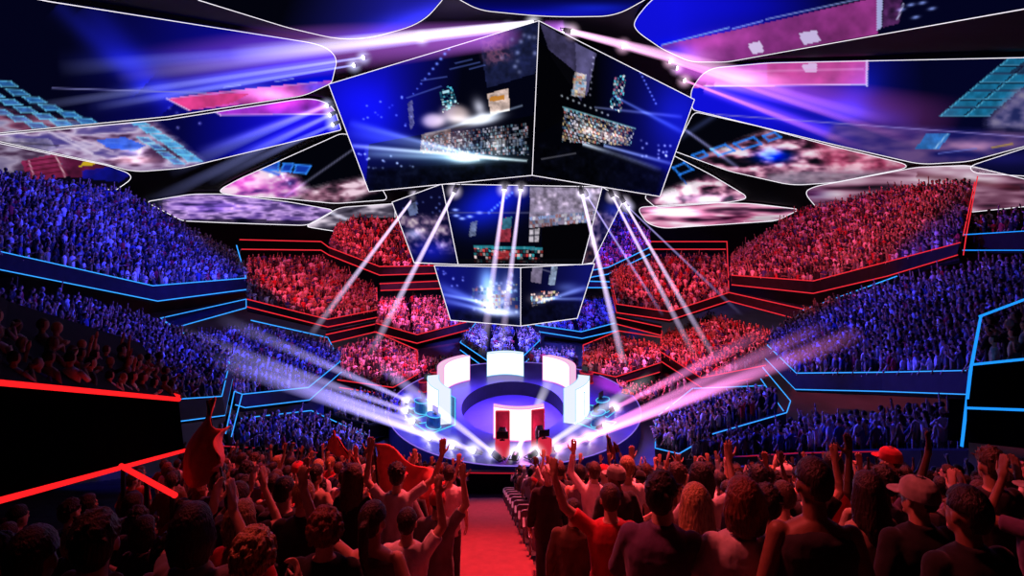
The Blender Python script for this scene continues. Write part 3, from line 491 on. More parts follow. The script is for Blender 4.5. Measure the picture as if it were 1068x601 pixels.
# ------------------------------------------------------------------ low-poly spectators for the masses
def fig_template(pose, ns, hn, long_hair=False):
    """one small standing spectator facing +Y: verts, faces, body region per vertex (0 skin 1 shirt 2 trousers 3 hair)"""
    m = MB(); reg = []
    def mark(r): reg.extend([r]*(len(m.v)-len(reg)))
    def er(z, rx, ry, y=0): return [(rx*math.cos(2*PI*k/ns), y+ry*math.sin(2*PI*k/ns), z) for k in range(ns)]
    m.ring([er(.82, .16, .11), er(1.05, .15, .10), er(1.3, .19, .12), er(1.43, .17, .09), er(1.49, .06, .055)]); mark(1)
    m.ring([[(.055*math.cos(2*PI*k/ns), .05*math.sin(2*PI*k/ns), z) for k in range(ns)] for z in (1.46, 1.56)], False); mark(0)
    for s in (-1, 1): m.tube([(s*.09, 0, .02), (s*.09, .01, .48), (s*.085, 0, .9)], [.05, .065, .085], max(4, ns-2))
    mark(2)
    m.sphere((0, .02, 1.64), (.078, .098, .118), hn, max(4, hn-1)); mark(0)
    # hair: shell over crown and back of the head
    b = len(m.v); h = MB().sphere((0, .004, 1.66), (.088, .102, .115), hn, max(4, hn-1))
    keep = {i for i, v in enumerate(h.v) if v.z > 1.69 or (v.y < .02 and v.z > (1.50 if long_hair else 1.58))}
    mp = {}; 
    for i in sorted(keep): mp[i] = len(m.v); m.v.append(h.v[i])
    for f in h.f:
        if all(i in keep for i in f): m.f.append(tuple(mp[i] for i in f))
    mark(3)
    if long_hair: m.ring([er(1.6, .085, .05, -.06), er(1.42, .095, .04, -.09), er(1.3, .07, .03, -.10)]); mark(3)
    A = {'down': ((.26, -.02, 1.16), (.25, .1, .93)), 'fwd': ((.27, .06, 1.17), (.12, .3, 1.22)), 'up': ((.31, .06, 1.46), (.24, .12, 1.88)), 'wide': ((.40, .05, 1.52), (.46, .1, 1.8)), 'clap': ((.25, .12, 1.22), (.03, .3, 1.38)), 'punch': ((.27, .16, 1.52), (.2, .24, 1.78))}
    for s, p in zip((-1, 1), pose):
        e, w_ = A[p]; e = (e[0]*s, e[1], e[2]); w_ = (w_[0]*s, w_[1], w_[2]); na = max(4, ns-3)
        m.tube([(s*.165, 0, 1.41), e], [.055, .045], na); mark(1)
        hd = Vector(w_)+(Vector(w_)-Vector(e)).normalized()*.17
        m.tube([e, w_], [.042, .032], na); m.tube([w_, tuple(Vector(w_).lerp(hd, .5)), tuple(hd)], [.03, .045, .02], na); mark(0)
    return np.array([tuple(v) for v in m.v]), m.f, np.array(reg)
POSES = [('down', 'down'), ('fwd', 'fwd'), ('clap', 'clap'), ('down', 'up'), ('up', 'up'), ('wide', 'wide'), ('fwd', 'punch'), ('down', 'fwd'), ('up', 'down'), ('punch', 'wide')]
POSE_P = [.44, .17, .16, .05, .03, .02, .03, .06, .03, .01]
LODS = {'far': (5, 5), 'mid': (6, 6), 'near': (9, 10)}
TPL = {}
CROWD = []   # (lod, pose, long hair, x, y, z, yaw, scale, colours)
SHIRTS = [(.02, .02, .025), (.05, .05, .06), (.12, .12, .13), (.30, .30, .32), (.55, .55, .57), (.80, .80, .80), (.45, .04, .05), (.06, .08, .25), (.28, .2, .14), (.02, .02, .02), (.65, .62, .6)]
HAIRS = [(.012, .009, .008), (.02, .013, .01), (.05, .028, .016), (.10, .055, .03), (.35, .22, .10), (.4, .38, .36), (.015, .01, .01)]
SKINS = [(.55, .34, .25), (.62, .40, .30), (.42, .25, .17), (.25, .14, .09), (.12, .07, .05), (.58, .37, .28)]
def add_fig(x, y, z, lod, sc=None, pose=None):
    yaw = math.atan2(x-.2, 37-y)+random.gauss(0, .22)
    CROWD.append((lod, pose if pose is not None else int(RNG.choice(len(POSES), p=POSE_P)), random.random() < .33, x, y, z, yaw, sc or random.uniform(.90, 1.05),
                  (random.choice(SKINS), random.choice(SHIRTS), random.choice(SHIRTS[:4]+[(.04, .05, .12)]), random.choice(HAIRS))))
def build_crowd():
    keys = {}
    for i, c in enumerate(CROWD): keys.setdefault(c[:3], []).append(i)
    V = []; LT = []; LV = []; CC = []; base = 0
    for (lod, po, lh), idx in keys.items():
        if (lod, po, lh) not in TPL: TPL[(lod, po, lh)] = fig_template(POSES[po], *LODS[lod], lh)
        v, f, reg = TPL[(lod, po, lh)]; n = len(idx); A = np.array([[*CROWD[i][3:8]] for i in idx]); ca, sa = np.cos(A[:, 3]), np.sin(A[:, 3])
        X = (v[None, :, 0]*ca[:, None]-v[None, :, 1]*sa[:, None])*A[:, 4:5]+A[:, 0:1]; Y = (v[None, :, 0]*sa[:, None]+v[None, :, 1]*ca[:, None])*A[:, 4:5]+A[:, 1:2]; Z = v[None, :, 2]*A[:, 4:5]+A[:, 2:3]
        V.append(np.stack([X, Y, Z], 2).reshape(-1, 3)); cols = np.array([CROWD[i][8] for i in idx]); CC.append(cols[:, reg, :].reshape(-1, 3))
        flat = np.array([q for p in f for q in p]); ln = np.array([len(p) for p in f])
        LV.append((flat[None, :]+(np.arange(n)*len(v))[:, None]+base).ravel()); LT.append(np.tile(ln, n)); base += n*len(v)
    V = np.concatenate(V); LV = np.concatenate(LV).astype(np.int32); LT = np.concatenate(LT).astype(np.int32); CC = np.concatenate(CC)
    me = bpy.data.meshes.new('crowd'); me.vertices.add(len(V)); me.vertices.foreach_set('co', V.astype(np.float32).ravel())
    me.loops.add(len(LV)); me.loops.foreach_set('vertex_index', LV); me.polygons.add(len(LT)); st = np.zeros(len(LT), np.int32); st[1:] = np.cumsum(LT)[:-1]
    me.polygons.foreach_set('loop_start', st); me.polygons.foreach_set('use_smooth', np.ones(len(LT), bool)); me.update(calc_edges=True); me.validate()
    put_colors(me, CC, 'tone')
    o = link('crowd', me, mat_attr('spectator', 'tone')); tag(o, 'thousands of tiny spectators packed into all the seating tiers around the arena', 'crowd', kind='stuff')
    print('crowd figures', len(CROWD), 'verts', len(V))
# ------------------------------------------------------------------ seating tiers
TIERS = []
def pl(pts): return [P(*p) for p in pts]
def along(poly, u):
    n = len(poly)-1; t = min(max(u, 0), 1)*n; i = min(int(t), n-1); return poly[i].lerp(poly[i+1], t-i)
def tier(label, col, F, B, low=None, side=None, lod='mid', energy=1.0, fill=1.0, aisles=(), lightcol=None, strips=('F', 'L'), feet=(.88, 1.46), row=.74, gap=.50, extra=(), drop=None, crowd=True, dens=1.0):
    """F: front rail, B: line of the heads in the last row, low: lower edge of the balcony front"""
    Fp, Bp = pl(F), pl(B); row *= .84; gap *= .86
    Ff = [p-Vector((0, 0, feet[0])) for p in Fp]; Bf = [p-Vector((0, 0, feet[1])) for p in Bp]
    L = [P(low[i][0], low[i][1], F[i][2]) for i in range(len(F))] if low else [p-Vector((0, 0, drop or .9)) for p in Fp]
    c = sum(Fp+Bp, Vector())/(len(Fp)+len(Bp)); root = empty('seating_tier', Vector((c.x, c.y, min(p.z for p in L)))); tag(root, label, 'seating tier')
    ns = (len(F)-1)*6; us = [i/ns for i in range(ns+1)]
    dist = sum((along(Bf, u)-along(Ff, u)).length for u in (0, .25, .5, .75, 1))/5; nr = max(2, int(dist/row))
    # stepped rake
    rk = MB()
    for k in range(nr):
        a0, a1 = k/nr, (k+1)/nr
        lo = [along(Ff, u).lerp(along(Bf, u), a0) for u in us]; hi = [along(Ff, u).lerp(along(Bf, u), a1) for u in us]
        tread = [Vector((h.x, h.y, l.z)) for l, h in zip(lo, hi)]
        b = len(rk.v); rk.v += lo+tread+hi; m = ns+1
        for i in range(ns): rk.f += [(b+i, b+i+1, b+m+i+1, b+m+i), (b+m+i, b+m+i+1, b+2*m+i+1, b+2*m+i)]
    rk.build('stepped_rake', BLACK, root)
    # balcony front, its inner face and the underside
    pp = MB(); Fd = [along(Fp, u) for u in us]; Ld = [along(L, u) for u in us]; inn = [along(Bp, u)-along(Fp, u) for u in us]
    inn = [Vector((v.x, v.y, 0)).normalized()*.18 if Vector((v.x, v.y, 0)).length > .01 else Vector((0, .18, 0)) for v in inn]
    for i in range(ns):
        a, b, c_, d = Fd[i], Fd[i+1], Ld[i+1], Ld[i]; pp.quad(d, c_, b, a); pp.quad(a, b, b+inn[i+1], a+inn[i]); pp.quad(a+inn[i], b+inn[i+1], Vector((*(b+inn[i+1]).xy, along(Ff, us[i+1]).z-.1)), Vector((*(a+inn[i]).xy, along(Ff, us[i]).z-.1)))
    pp.build('balcony_front', FASCIA, root)
    un = MB()
    for i in range(ns):
        a, b = Ld[i], Ld[i+1]; c_, d = along(Bf, us[i+1])-Vector((0, 0, .6)), along(Bf, us[i])-Vector((0, 0, .6)); un.quad(a, b, c_, d)
    un.quad(Ld[0], along(Bf, 0)-Vector((0, 0, .6)), along(Bf, 0), Ff[0]); un.quad(Ld[-1], along(Bf, 1)-Vector((0, 0, .6)), along(Bf, 1), Ff[-1])
    un.build('underside', BLACK, root)
    bw = MB()
    for i in range(ns):
        a, b = along(Bf, us[i]), along(Bf, us[i+1]); bw.quad(a, b, b+Vector((0, 0, .9)), a+Vector((0, 0, .9)))
    bw.build('back_wall', BLACK, root)
    out = lambda pts: [p-Vector((0, .05, 0)) for p in pts]
    if 'F' in strips: strip(out(Fp), col, root)
    if 'L' in strips: strip(out(L), col, root)
    for e in extra: strip(out(pl(e)), col, root)
    # the crowd in it
    if crowd:
        for k in range(nr):
            v = k/nr; poly = [f.lerp(b, v) for f, b in zip(Ff, Bf)]; ln = sum((poly[i+1]-poly[i]).length for i in range(len(poly)-1)); n = max(1, int(ln/gap))
            nx = [f.lerp(b, (k+.62)/nr) for f, b in zip(Ff, Bf)]
            for j in range(n):
                u = (j+.5+random.uniform(-.3, .3))/n
                if random.random() > fill or any(abs(u-(a0+(a1-a0)*v)) < wd for a0, a1, wd in aisles): continue
                q = along(nx, u); z = along(poly, u).z
                x_, y_ = pix(Vector((q.x, q.y, z+1.6)))
                if x_ < -30 or x_ > 1098: continue
                add_fig(q.x, q.y, z, lod, random.uniform(.80, .95))
    TIERS.append((Fp, Bp, lightcol or col, energy)); return root
def fascia(label, top, bot, col, parent=None, strips='TB', ends=False):
    """a strip of balcony front seen without its seats"""
    T, B = pl(top), pl(bot); c = sum(T+B, Vector())/len(T+B); root = empty('balcony_front', c); tag(root, label, 'balcony front')
    m = MB(); back = [Vector((p.x-.2, p.y, 0)).normalized() for p in T]
    for i in range(len(T)-1):
        q0, q1 = Vector((*(T[i].xy+T[i].xy.normalized()*1.2), T[i].z)), Vector((*(T[i+1].xy+T[i+1].xy.normalized()*1.2), T[i+1].z))
        m.quad(B[i], B[i+1], T[i+1], T[i]); m.quad(T[i], T[i+1], q1, q0); m.quad(q0, q1, Vector((*q1.xy, B[i+1].z)), Vector((*q0.xy, B[i].z))); m.quad(B[i], B[i+1], Vector((*q1.xy, B[i+1].z)), Vector((*q0.xy, B[i].z)))
    m.build('panel', FASCIA, root); out = lambda pts: [p-Vector((0, .05, 0)) for p in pts]
    if 'T' in strips: strip(out(T), col, root)
    if 'B' in strips: strip(out(B), col, root)
    if ends: strip(out([T[0], B[0]]), col, root); strip(out([T[-1], B[-1]]), col, root)
    return root
# left, blue
tier('big blue-lit upper stand at far left under the ceiling screens', 'B', [(-70, 247, 21), (0, 262, 26), (160, 298, 34), (257, 290, 42)], [(-70, 158, 28), (0, 174, 33), (128, 192, 43), (247, 262, 50)],
     [(-70, 267), (0, 281), (165, 314), (257, 302)], extra=[[(247, 256, 50), (257, 290, 42)]], energy=1.251, gap=.46, row=.66)
fascia('empty blue-lit balcony front with cyan edges below the blue left upper stand', [(167, 332, 36), (257, 312, 43)], [(182, 342, 36), (257, 321, 43)], 'B', ends=True)
tier('blue-lit middle stand at left, just above the black red-edged balcony', 'B', [(60, 424, 17), (185, 416, 22), (232, 413, 24.5), (240, 378, 28)], [(-60, 280, 22), (70, 302, 27), (120, 318, 30), (168, 334, 33)],
     [(60, 450), (189, 439), (235, 433), (243, 395)], extra=[[(168, 332, 33), (240, 378, 28)], [(245, 408, 28), (236, 452, 25)], [(253, 411, 28.4), (242, 455, 25)]], energy=.901, gap=.46, row=.66)
tier('blue-lit wedge stand left of the pale beams with cyan zigzag rail', 'B', [(245, 408, 30), (253, 411, 31), (322, 404, 36), (355, 377, 42)], [(186, 350, 34), (215, 344, 38), (262, 336, 43), (342, 354, 47)],
     [(246, 422), (256, 425), (323, 417), (356, 388)], extra=[[(262, 334, 43), (342, 352, 47), (355, 377, 42)]], energy=1.3, gap=.46, row=.66)
tier('dark blue lower stand left of the red flag beside the arena floor', 'B', [(222, 472, 24.5), (320, 478, 27.5), (392, 482, 29.5)], [(243, 430, 28), (325, 430, 33.5), (382, 455, 34)],
     None, strips=(), extra=[[(243, 437, 28), (325, 428, 33.5), (380, 453, 34), (391, 471, 31)]], feet=(.6, 1.46), energy=1.5, drop=.5, row=.9)
strip([p-Vector((0, .06, 0)) for p in pl([(222, 464, 24.4), (320, 470, 27.4), (365, 477, 29)])], 'Rd', None).name = 'rail_light'
tag(bpy.data.objects['rail_light'], 'thin dim red light along the base of the dark blue lower stand', 'rail light')
tier('small blue-lit stand under the pale beams at left of stage', 'B', [(340, 432, 34), (385, 443, 34.5), (424, 436, 37)], [(338, 410, 39), (388, 405, 41.5), (432, 410, 42)], None, strips=(), energy=1.1, feet=(.85, 1.46), drop=.12)
# left, red
tier('red-lit far left stand in the middle level, next to the blue upper stand', 'R', [(258, 312, 46), (342, 333, 51), (393, 323, 57)], [(257, 264, 57), (335, 264, 62), (392, 299, 61)], [(258, 320), (342, 341), (393, 331)], extra=[[(393, 300, 61), (393, 323, 57)]], energy=1.2, lod='far')
tier('red-lit far upper stand at left of the scoreboard', 'R', [(343, 258, 60), (396, 278, 62), (460, 277, 66)], [(350, 234, 68), (368, 222, 70), (445, 222, 72)], [(343, 266), (396, 287), (460, 285)], extra=[[(250, 250, 60), (335, 252, 63), (343, 258, 64)], [(252, 260, 60), (335, 261, 63), (343, 266, 64)]], energy=1.3, lod='far', aisles=[(.5, .28, .03)])
fascia('far red-edged balcony front left of the lower scoreboard screens', [(396, 296, 61), (460, 293, 65)], [(397, 303, 61), (460, 301, 65)], 'R')
tier('pink-lit far stand left of the lower scoreboard screens', 'R', [(392, 337, 56), (435, 349, 57), (486, 336, 60)], [(397, 306, 64), (440, 306, 66), (480, 312, 67)], [(390, 346), (435, 358), (489, 344)], energy=1.5, lod='far', lightcol='M', aisles=[(.42, .34, .035)])
fascia('red-edged balcony front above the pink hexagon stand at left', [(340, 349, 53), (391, 338, 58)], [(346, 357, 53), (392, 346, 58)], 'R')
tier('pink hexagon stand left of the round stage', 'R', [(352, 396, 43), (410, 404, 43), (436, 390, 46)], [(350, 362, 50), (392, 348, 53), (434, 366, 52)], [(354, 404), (409, 412), (437, 398)], extra=[[(392, 346, 53), (435, 365, 52), (436, 390, 46)]], energy=1.4, lod='far', lightcol='M')
tier('small pink crowd block at back left of the stage', 'R', [(440, 393, 46), (488, 390, 47)], [(438, 372, 50), (488, 372, 51)], None, strips=(), energy=1.3, lod='far', lightcol='M', feet=(.5, 1.46))
# centre, blue
tier('blue-violet hexagon stand straight behind the stage', 'B', [(480, 357, 53), (508, 376, 50.5), (541, 376, 50.5), (563, 355, 53)], [(496, 337, 60), (510, 336, 60), (536, 336, 60), (549, 338, 60)], [(480, 365), (508, 385), (541, 385), (563, 363)], extra=[[(496, 337, 60), (480, 357, 53)], [(549, 338, 60), (563, 355, 53)]], energy=2.0, lod='far', aisles=[(.36, .30, .05), (.66, .70, .05)], lightcol='V')
tier('small blue crowd block at back right of the stage', 'B', [(552, 382, 48.5), (602, 384, 48)], [(556, 363, 54), (600, 363, 54)], None, strips=(), energy=1.3, lod='far', lightcol='V', feet=(.5, 1.46))
tier('blue-lit far stand right of the lower scoreboard screens', 'B', [(558, 339, 58), (606, 346, 58), (641, 337, 58)], [(566, 318, 65), (600, 306, 67), (640, 308, 66)], [(562, 346), (607, 353), (642, 345)], energy=1.6, lod='far', aisles=[(.45, .35, .04)])
fascia('far cyan-edged balcony front right of the lower scoreboard screens', [(600, 293, 62), (640, 294, 62)], [(600, 300, 62), (640, 300, 62)], 'B')
tier('blue-lit far upper stand right of the scoreboard', 'B', [(600, 285, 64), (634, 279, 64), (678, 258, 63)], [(620, 225, 74), (650, 216, 74), (677, 240, 71)], [(600, 292), (634, 286), (678, 265)], energy=1.2, lod='far')
# right, red
tier('red-lit stand at right of scoreboard with a straight dark aisle', 'R', [(637, 290, 58), (643, 317, 55), (698, 325, 52), (760, 305, 52)], [(650, 276, 64), (680, 264, 65), (720, 263, 64), (757, 263, 63)], [(637, 298), (643, 326), (698, 334), (760, 314)], extra=[[(678, 252, 66), (758, 252, 63), (760, 305, 53)], [(678, 260, 66), (757, 260, 63)]], energy=1.25, lod='far', aisles=[(.64, .86, .022)])
tier('big red-lit upper stand at right rising to the ceiling screens', 'R', [(763, 287, 52), (848, 293, 45), (925, 273, 37), (1001, 253, 30)], [(764, 262, 60), (836, 214, 54), (930, 191, 46), (1014, 184, 37)], [(763, 297), (848, 306), (925, 288), (998, 266)], extra=[[(1019, 184, 36), (1007, 246, 31), (1004, 266, 30)], [(1016, 190, 36), (1004, 246, 31)]], energy=1.15, gap=.46, row=.66)
fascia('red-edged balcony front below the big red upper stand at right', [(760, 305, 51), (845, 324, 43)], [(760, 314, 51), (832, 333, 43)], 'R')
tier('red-lit middle stand at right, between red hexagon and blue stands', 'R', [(689, 367, 49), (731, 394, 44), (798, 381, 39)], [(694, 348, 57), (742, 324, 55), (808, 345, 46)], [(688, 376), (733, 405), (802, 391)], extra=[[(690, 345, 57), (688, 376, 49)]], energy=1.2)
fascia('thin red-edged balcony front above the red hexagon stand at right', [(643, 331, 57), (690, 341, 56)], [(643, 338, 57), (690, 350, 56)], 'R')
tier('red hexagon stand right of the round stage', 'R', [(609, 386, 45), (642, 393, 43.5), (689, 378, 44)], [(609, 362, 52), (645, 347, 54), (688, 360, 50)], [(609, 393), (642, 401), (688, 388)], extra=[[(609, 386, 45), (608, 360, 52), (645, 345, 54), (690, 352, 50)]], energy=1.25, lod='far')
tier('low pink-lit crowd block right of the stage under the beams', 'R', [(648, 418, 40), (672, 430, 39), (716, 408, 39)], [(642, 398, 48), (680, 394, 47), (716, 398, 44)], None, strips=(), energy=1.3, lightcol='M', feet=(.5, 1.46))
# right, blue
tier('big blue-lit stand at right with long cyan balcony front', 'B', [(800, 360, 34), (830, 389, 30), (920, 388, 24), (1012, 386, 19), (1090, 385, 16)], [(838, 324, 41), (876, 306, 38), (940, 288, 34), (1010, 272, 30), (1090, 262, 27)], [(798, 374), (829, 406), (920, 408), (1008, 411), (1085, 412)], extra=[[(800, 360, 34), (838, 323, 41), (935, 288, 34)]], energy=.902, gap=.46, row=.66)
tier('wedge-shaped blue-lit stand right of the stage with cyan outline', 'B', [(683, 467, 31), (708, 473, 30), (744, 452, 28), (820, 430, 26)], [(684, 437, 35), (722, 409, 36.5), (760, 405, 35), (797, 405, 32)], None, strips=('F',), extra=[[(683, 467, 31), (684, 435, 35), (722, 405, 36.5), (797, 402, 32)], [(795, 383, 33), (824, 418, 27), (820, 430, 26)], [(793, 395, 33), (817, 429, 27)]], energy=1.6, feet=(.6, 1.46), drop=.5, row=.85)
tier('dark blue standing crowd block at right along the arena floor', 'B', [(715, 480, 26), (830, 474, 21.5), (925, 470, 18), (1010, 470, 15)], [(742, 458, 28), (830, 440, 25.5), (925, 430, 21.5), (1010, 428, 19)], None, strips=(), energy=1.1, feet=(.7, 1.46), drop=.5, row=.9)
strip([p-Vector((0, .06, 0)) for p in pl([(735, 478, 25.5), (830, 472, 21.3), (925, 470, 17.8)])], 'Rd', None).name = 'rail_light.001'
tag(bpy.data.objects['rail_light.001'], 'thin dim red light along the base of the standing blue crowd at right', 'rail light')
tier('dark far right upper balcony with blue edges and a red glow behind', 'B2', [(1002, 245, 32), (1068, 241, 27), (1110, 239, 25)], [(1010, 222, 38), (1068, 217, 33), (1110, 214, 31)], [(1002, 261), (1068, 261), (1110, 261)], energy=.10, lightcol='R', row=1.3, gap=1.0)
# ------------------------------------------------------------------ near balconies at both sides
def near_left():
    r = empty('near_balcony', P(90, 480, 12)); tag(r, 'black overhanging balcony box at near left with thick bright red edge tubes', 'balcony')
    T = pl([(-60, 391, 6.4), (0, 398, 8.5), (186, 416, 16)]); B = pl([(-60, 535, 6.6), (0, 520, 8.7), (192, 469, 16.2)])
    T2 = [Vector((p.x-4, p.y+5, p.z+1.2)) for p in T]; B2 = [Vector((p.x-2.5, p.y+1.2, p.z+.3)) for p in B]
    m = MB()
    for i in range(2): m.quad(B[i], B[i+1], T[i+1], T[i]); m.quad(B2[i], B2[i+1], B[i+1], B[i])
    m.quad(B[2], B2[2], T[2]+Vector((-1.5, 1, 0)), T[2]); m.build('balcony_front', mat_surface('near_panel', (.0015, .0015, .0025), .9, .3, 1, spec=.0), r)
    f = MB()
    for i in range(2): f.quad(T[i], T[i+1], T2[i+1]-Vector((0, 0, .9)), T2[i]-Vector((0, 0, .9)))
    f.build('stepped_rake', BLACK, r)
    out = lambda pts: [p+Vector((.05, -.06, .0)) for p in pts]
    MB().tube(out(T), [.03, .042, .052], 8).build('red_edge_tube', STRIP['R2'], r); MB().tube(out(B), [.046, .046, .045], 8).build('red_edge_tube', STRIP['R2'], r)
    MB().tube(pl([(139, 400, 18), (186, 414, 16.1)]), .055, 8).build('red_edge_tube', STRIP['R2'], r)
    s = empty('stair_rail', P(155, 505, 7.8)); tag(s, 'sloping red-lit stair handrail under the black balcony at left', 'handrail')
    a, b = P(126, 486, 8.2), P(183, 517, 7.4); MB().tube([a, b], [.033, .033], 8).build('red_light_tube', STRIP['R2'], s)
    h = MB()
    for t in (.05, .5, .95): q = a.lerp(b, t); h.tube([q, q-Vector((0, 0, .95))], .03, 6)
    h.build('post', METAL, s)
    # dim red spectators on the balcony
    for row in range(3):
        for j in range(12):
            t = (j+random.random()*.8)/11; q = T[1].lerp(T[2], t) if t > .02 else T[0].lerp(T[1], .6); o = Vector((-.45-row*.7, .4+row*.8, -.72+row*.10))
            p = q+o; 
            if pix(p+Vector((0, 0, 1.6)))[0] > -25: add_fig(p.x, p.y, p.z-.55, 'near')
near_left()
def near_right():
    r = empty('near_balcony.001', P(1040, 420, 13)); tag(r, 'black balcony box at far right edge with bright blue corner strips', 'balcony')
    A, Bq, C = P(1023, 330, 14.5), P(1012, 388, 14.2), P(1003, 466, 14)
    T = pl([(1015, 380, 14.2), (1068, 374.5, 12.6), (1120, 369, 11.4)]); L = pl([(1009, 425, 14.1), (1068, 427, 12.5), (1120, 429, 11.3)]); G = pl([(1003, 470, 14), (1068, 478, 12.5), (1120, 485, 11.3)]); U = pl([(1023, 330, 14.5), (1068, 313, 13.8), (1120, 296, 13)])
    m = MB()
    for i in range(2): m.quad(L[i], L[i+1], T[i+1], T[i]); m.quad(G[i]+Vector((.1, .6, 0)), G[i+1]+Vector((.1, .6, 0)), L[i+1]+Vector((0, .6, 0)), L[i]+Vector((0, .6, 0))); m.quad(L[i], L[i+1], L[i+1]+Vector((0, .6, 0)), L[i]+Vector((0, .6, 0)))
    for i in range(2): m.quad(T[i]-Vector((0, 0, .9)), T[i+1]-Vector((0, 0, .9)), T[i+1]+T[i+1]*(4.5/T[i+1].y)-Vector((-.3, 0, 1.3+CZ*4.5/T[i+1].y)), T[i]+T[i]*(4.5/T[i].y)-Vector((-.3, 0, 1.3+CZ*4.5/T[i].y)))
    m.build('balcony_front', mat_surface('near_panel', (.0015, .0015, .0025), .9, .3, 1, spec=.0), r)
    MB().tube([A, Bq, C], [.03, .038, .034], 8).build('blue_corner_strip', STRIP['B2'], r)
    for Q in (T, L, U): MB().tube([p+Vector((-.07, -.04, 0)) for p in Q], .027, 8).build('blue_edge_strip', STRIP['B2'], r)
    for row in range(4):
        for j in range(5):
            p = T[0].lerp(T[2], (j+random.random()*.7)/5); k = 1+(.5+row*.85)/p.y; add_fig(p.x*k+.4, p.y*k, p.z-1.15, 'near')
near_right()
# ------------------------------------------------------------------ arena floor and the round stage
def disc(cx_, cy_, rx, ry, z, n=72): return [(cx_+rx*math.cos(2*PI*k/n), cy_+ry*math.sin(2*PI*k/n), z) for k in range(n)]
fl = MB(); fl.ring([disc(0, 42, 56, 56, -.02), disc(0, 42, 30, 30, 0), disc(0, 40, .1, .1, 0)], False)
struct(fl.build('floor', mat_surface('arena_floor', (.10, .09, .13), .45, .25, .4)))
ST = (.15, 38.6, 7.7, 9.4, 1.2); PIT = (.05, 37.9, 3.15, 5.0)
stg = empty('stage', (ST[0], ST[1], 0)); tag(stg, 'round violet-lit stage with a sunken oval pit in the middle', 'stage')
deck = MB(); deck.ring([disc(*ST[:4], ST[4]), disc(PIT[0], PIT[1], PIT[2], PIT[3], ST[4])], False); deck.build('deck', mat_surface('stage_deck', (.085, .06, .40), .35, .12, 1.2, spec=.4), stg)
MB().ring([disc(ST[0], ST[1], ST[2], ST[3], 0), disc(ST[0], ST[1], ST[2], ST[3], ST[4]-.002)], False).build('skirt', mat_surface('stage_skirt', (.05, .05, .30), .5, .2, 3), stg)
MB().ring([disc(*PIT, ST[4]), disc(*PIT, .25)], False).build('pit_wall', mat_surface('pit_wall', (.012, .010, .03), .6, .2, 3), stg)
MB().ring([disc(*PIT, .26), disc(PIT[0], PIT[1], .05, .05, .26)], False).build('pit_floor', mat_surface('pit_floor', (.10, .065, .42), .4, .12, 1.2, spec=.4), stg)
MB().tube(disc(ST[0], ST[1], ST[2]+.02, ST[3]+.02, ST[4]+.01), .03, 5, True).build('edge_light', mat_emit('stage_edge', (.35, .2, 1), .8), stg)
# dark barrier and red line before the first row
bar = empty('crowd_barrier', (-1.2, 28.8, 0)); tag(bar, 'low dark barrier with a red light line between stage and the central aisle', 'barrier')
q = [Vector((x, 28.9+.012*x*x, 0)) for x in np.linspace(-9, 8, 24)]; m = MB()
for a, b in zip(q[:-1], q[1:]): m.quad(a, b, b+Vector((0, 0, 1.05)), a+Vector((0, 0, 1.05))); m.quad(a+Vector((0, 0, 1.05)), b+Vector((0, 0, 1.05)), b+Vector((0, .2, 1.05)), a+Vector((0, .2, 1.05)))
m.build('panel', mat_surface('barrier_panel', (.008, .006, .01), .6, .2, 3), bar); MB().tube([p+Vector((0, -.03, 1.0)) for p in q], .03, 5).build('red_line', STRIP['Rd'], bar)
# six curved light-box displays in a ring
WHITE = mat_emit('display_white', (1.0, .90, 1.0), 1.35, True)
SIDE = {'m': mat_emit('display_side_pink', (1.0, .62, .88), .9), 'c': mat_emit('display_side_pale', (.80, .86, 1.0), 1.05)}
EDGE = {'m': mat_emit('display_edge_pink', (1.0, .25, .75), 1.0), 'c': mat_emit('display_edge_cyan', (.35, .75, 1.0), 1.0)}
def display(a, b, bulge, h, th, col, label, slope=0):
    """a curved glowing wall between two points of the stage (px of its foot), bulge in metres away from the pit"""
    A, B = [Vector((v.x, v.y, ST[4])) for v in (P(a[0], a[1], 12.6*FPX/(a[1]-HZ)), P(b[0], b[1], 12.6*FPX/(b[1]-HZ)))]
    t = (B-A).normalized(); nrm = Vector((-t.y, t.x, 0)); c = Vector((PIT[0], PIT[1], ST[4]))
    if (A+B-2*c).dot(nrm) < 0: nrm = -nrm
    n = 14; inn = []; outr = []
    for i in range(n+1):
        s = i/n; q = A.lerp(B, s)+nrm*bulge*4*s*(1-s); inn.append(q); outr.append(q+nrm*th)
    r = empty('curved_display', (A+B)/2); tag(r, label, 'display', 'white curved displays on the stage'); up = Vector((0, 0, h)); m = MB()
    for i in range(n): m.quad(inn[i], inn[i+1], inn[i+1]+up, inn[i]+up)
    for i in range(n): m.quad(outr[i], outr[i+1], outr[i+1]+up, outr[i]+up)
    m.build('lit_face', WHITE, r); sd = MB()
    for i in range(n): sd.quad(inn[i]+up, inn[i+1]+up, outr[i+1]+up, outr[i]+up)
    sd.quad(inn[0], outr[0], outr[0]+up, inn[0]+up); sd.quad(inn[n], outr[n], outr[n]+up, inn[n]+up); sd.build('side_face', SIDE[col], r)
    e = MB()
    for L_ in (inn, outr):
        e.tube([p+up for p in L_], .022, 5); e.tube([p+Vector((0, 0, .03)) for p in L_], .035, 5)
        e.tube([L_[0], L_[0]+up], .022, 5); e.tube([L_[n], L_[n]+up], .022, 5)
    e.build('glowing_edge', EDGE[col], r); return r
display((508, 393), (546, 393), .5, 1.62, .5, 'c', 'white rounded-box display at the back of the stage, facing front')
display((463, 412), (490, 397), .5, 1.75, .5, 'm', 'white curved display at back left of the stage pit')
display((566, 397), (594, 411), .5, 1.75, .5, 'm', 'white curved display at back right of the stage pit')
display((470, 442), (458, 424), .25, 1.95, .7, 'c', 'white display at left of the pit next to cyan desks')
display((588, 441), (603, 424), .25, 1.95, .7, 'c', 'white display at right of the pit next to cyan desks')
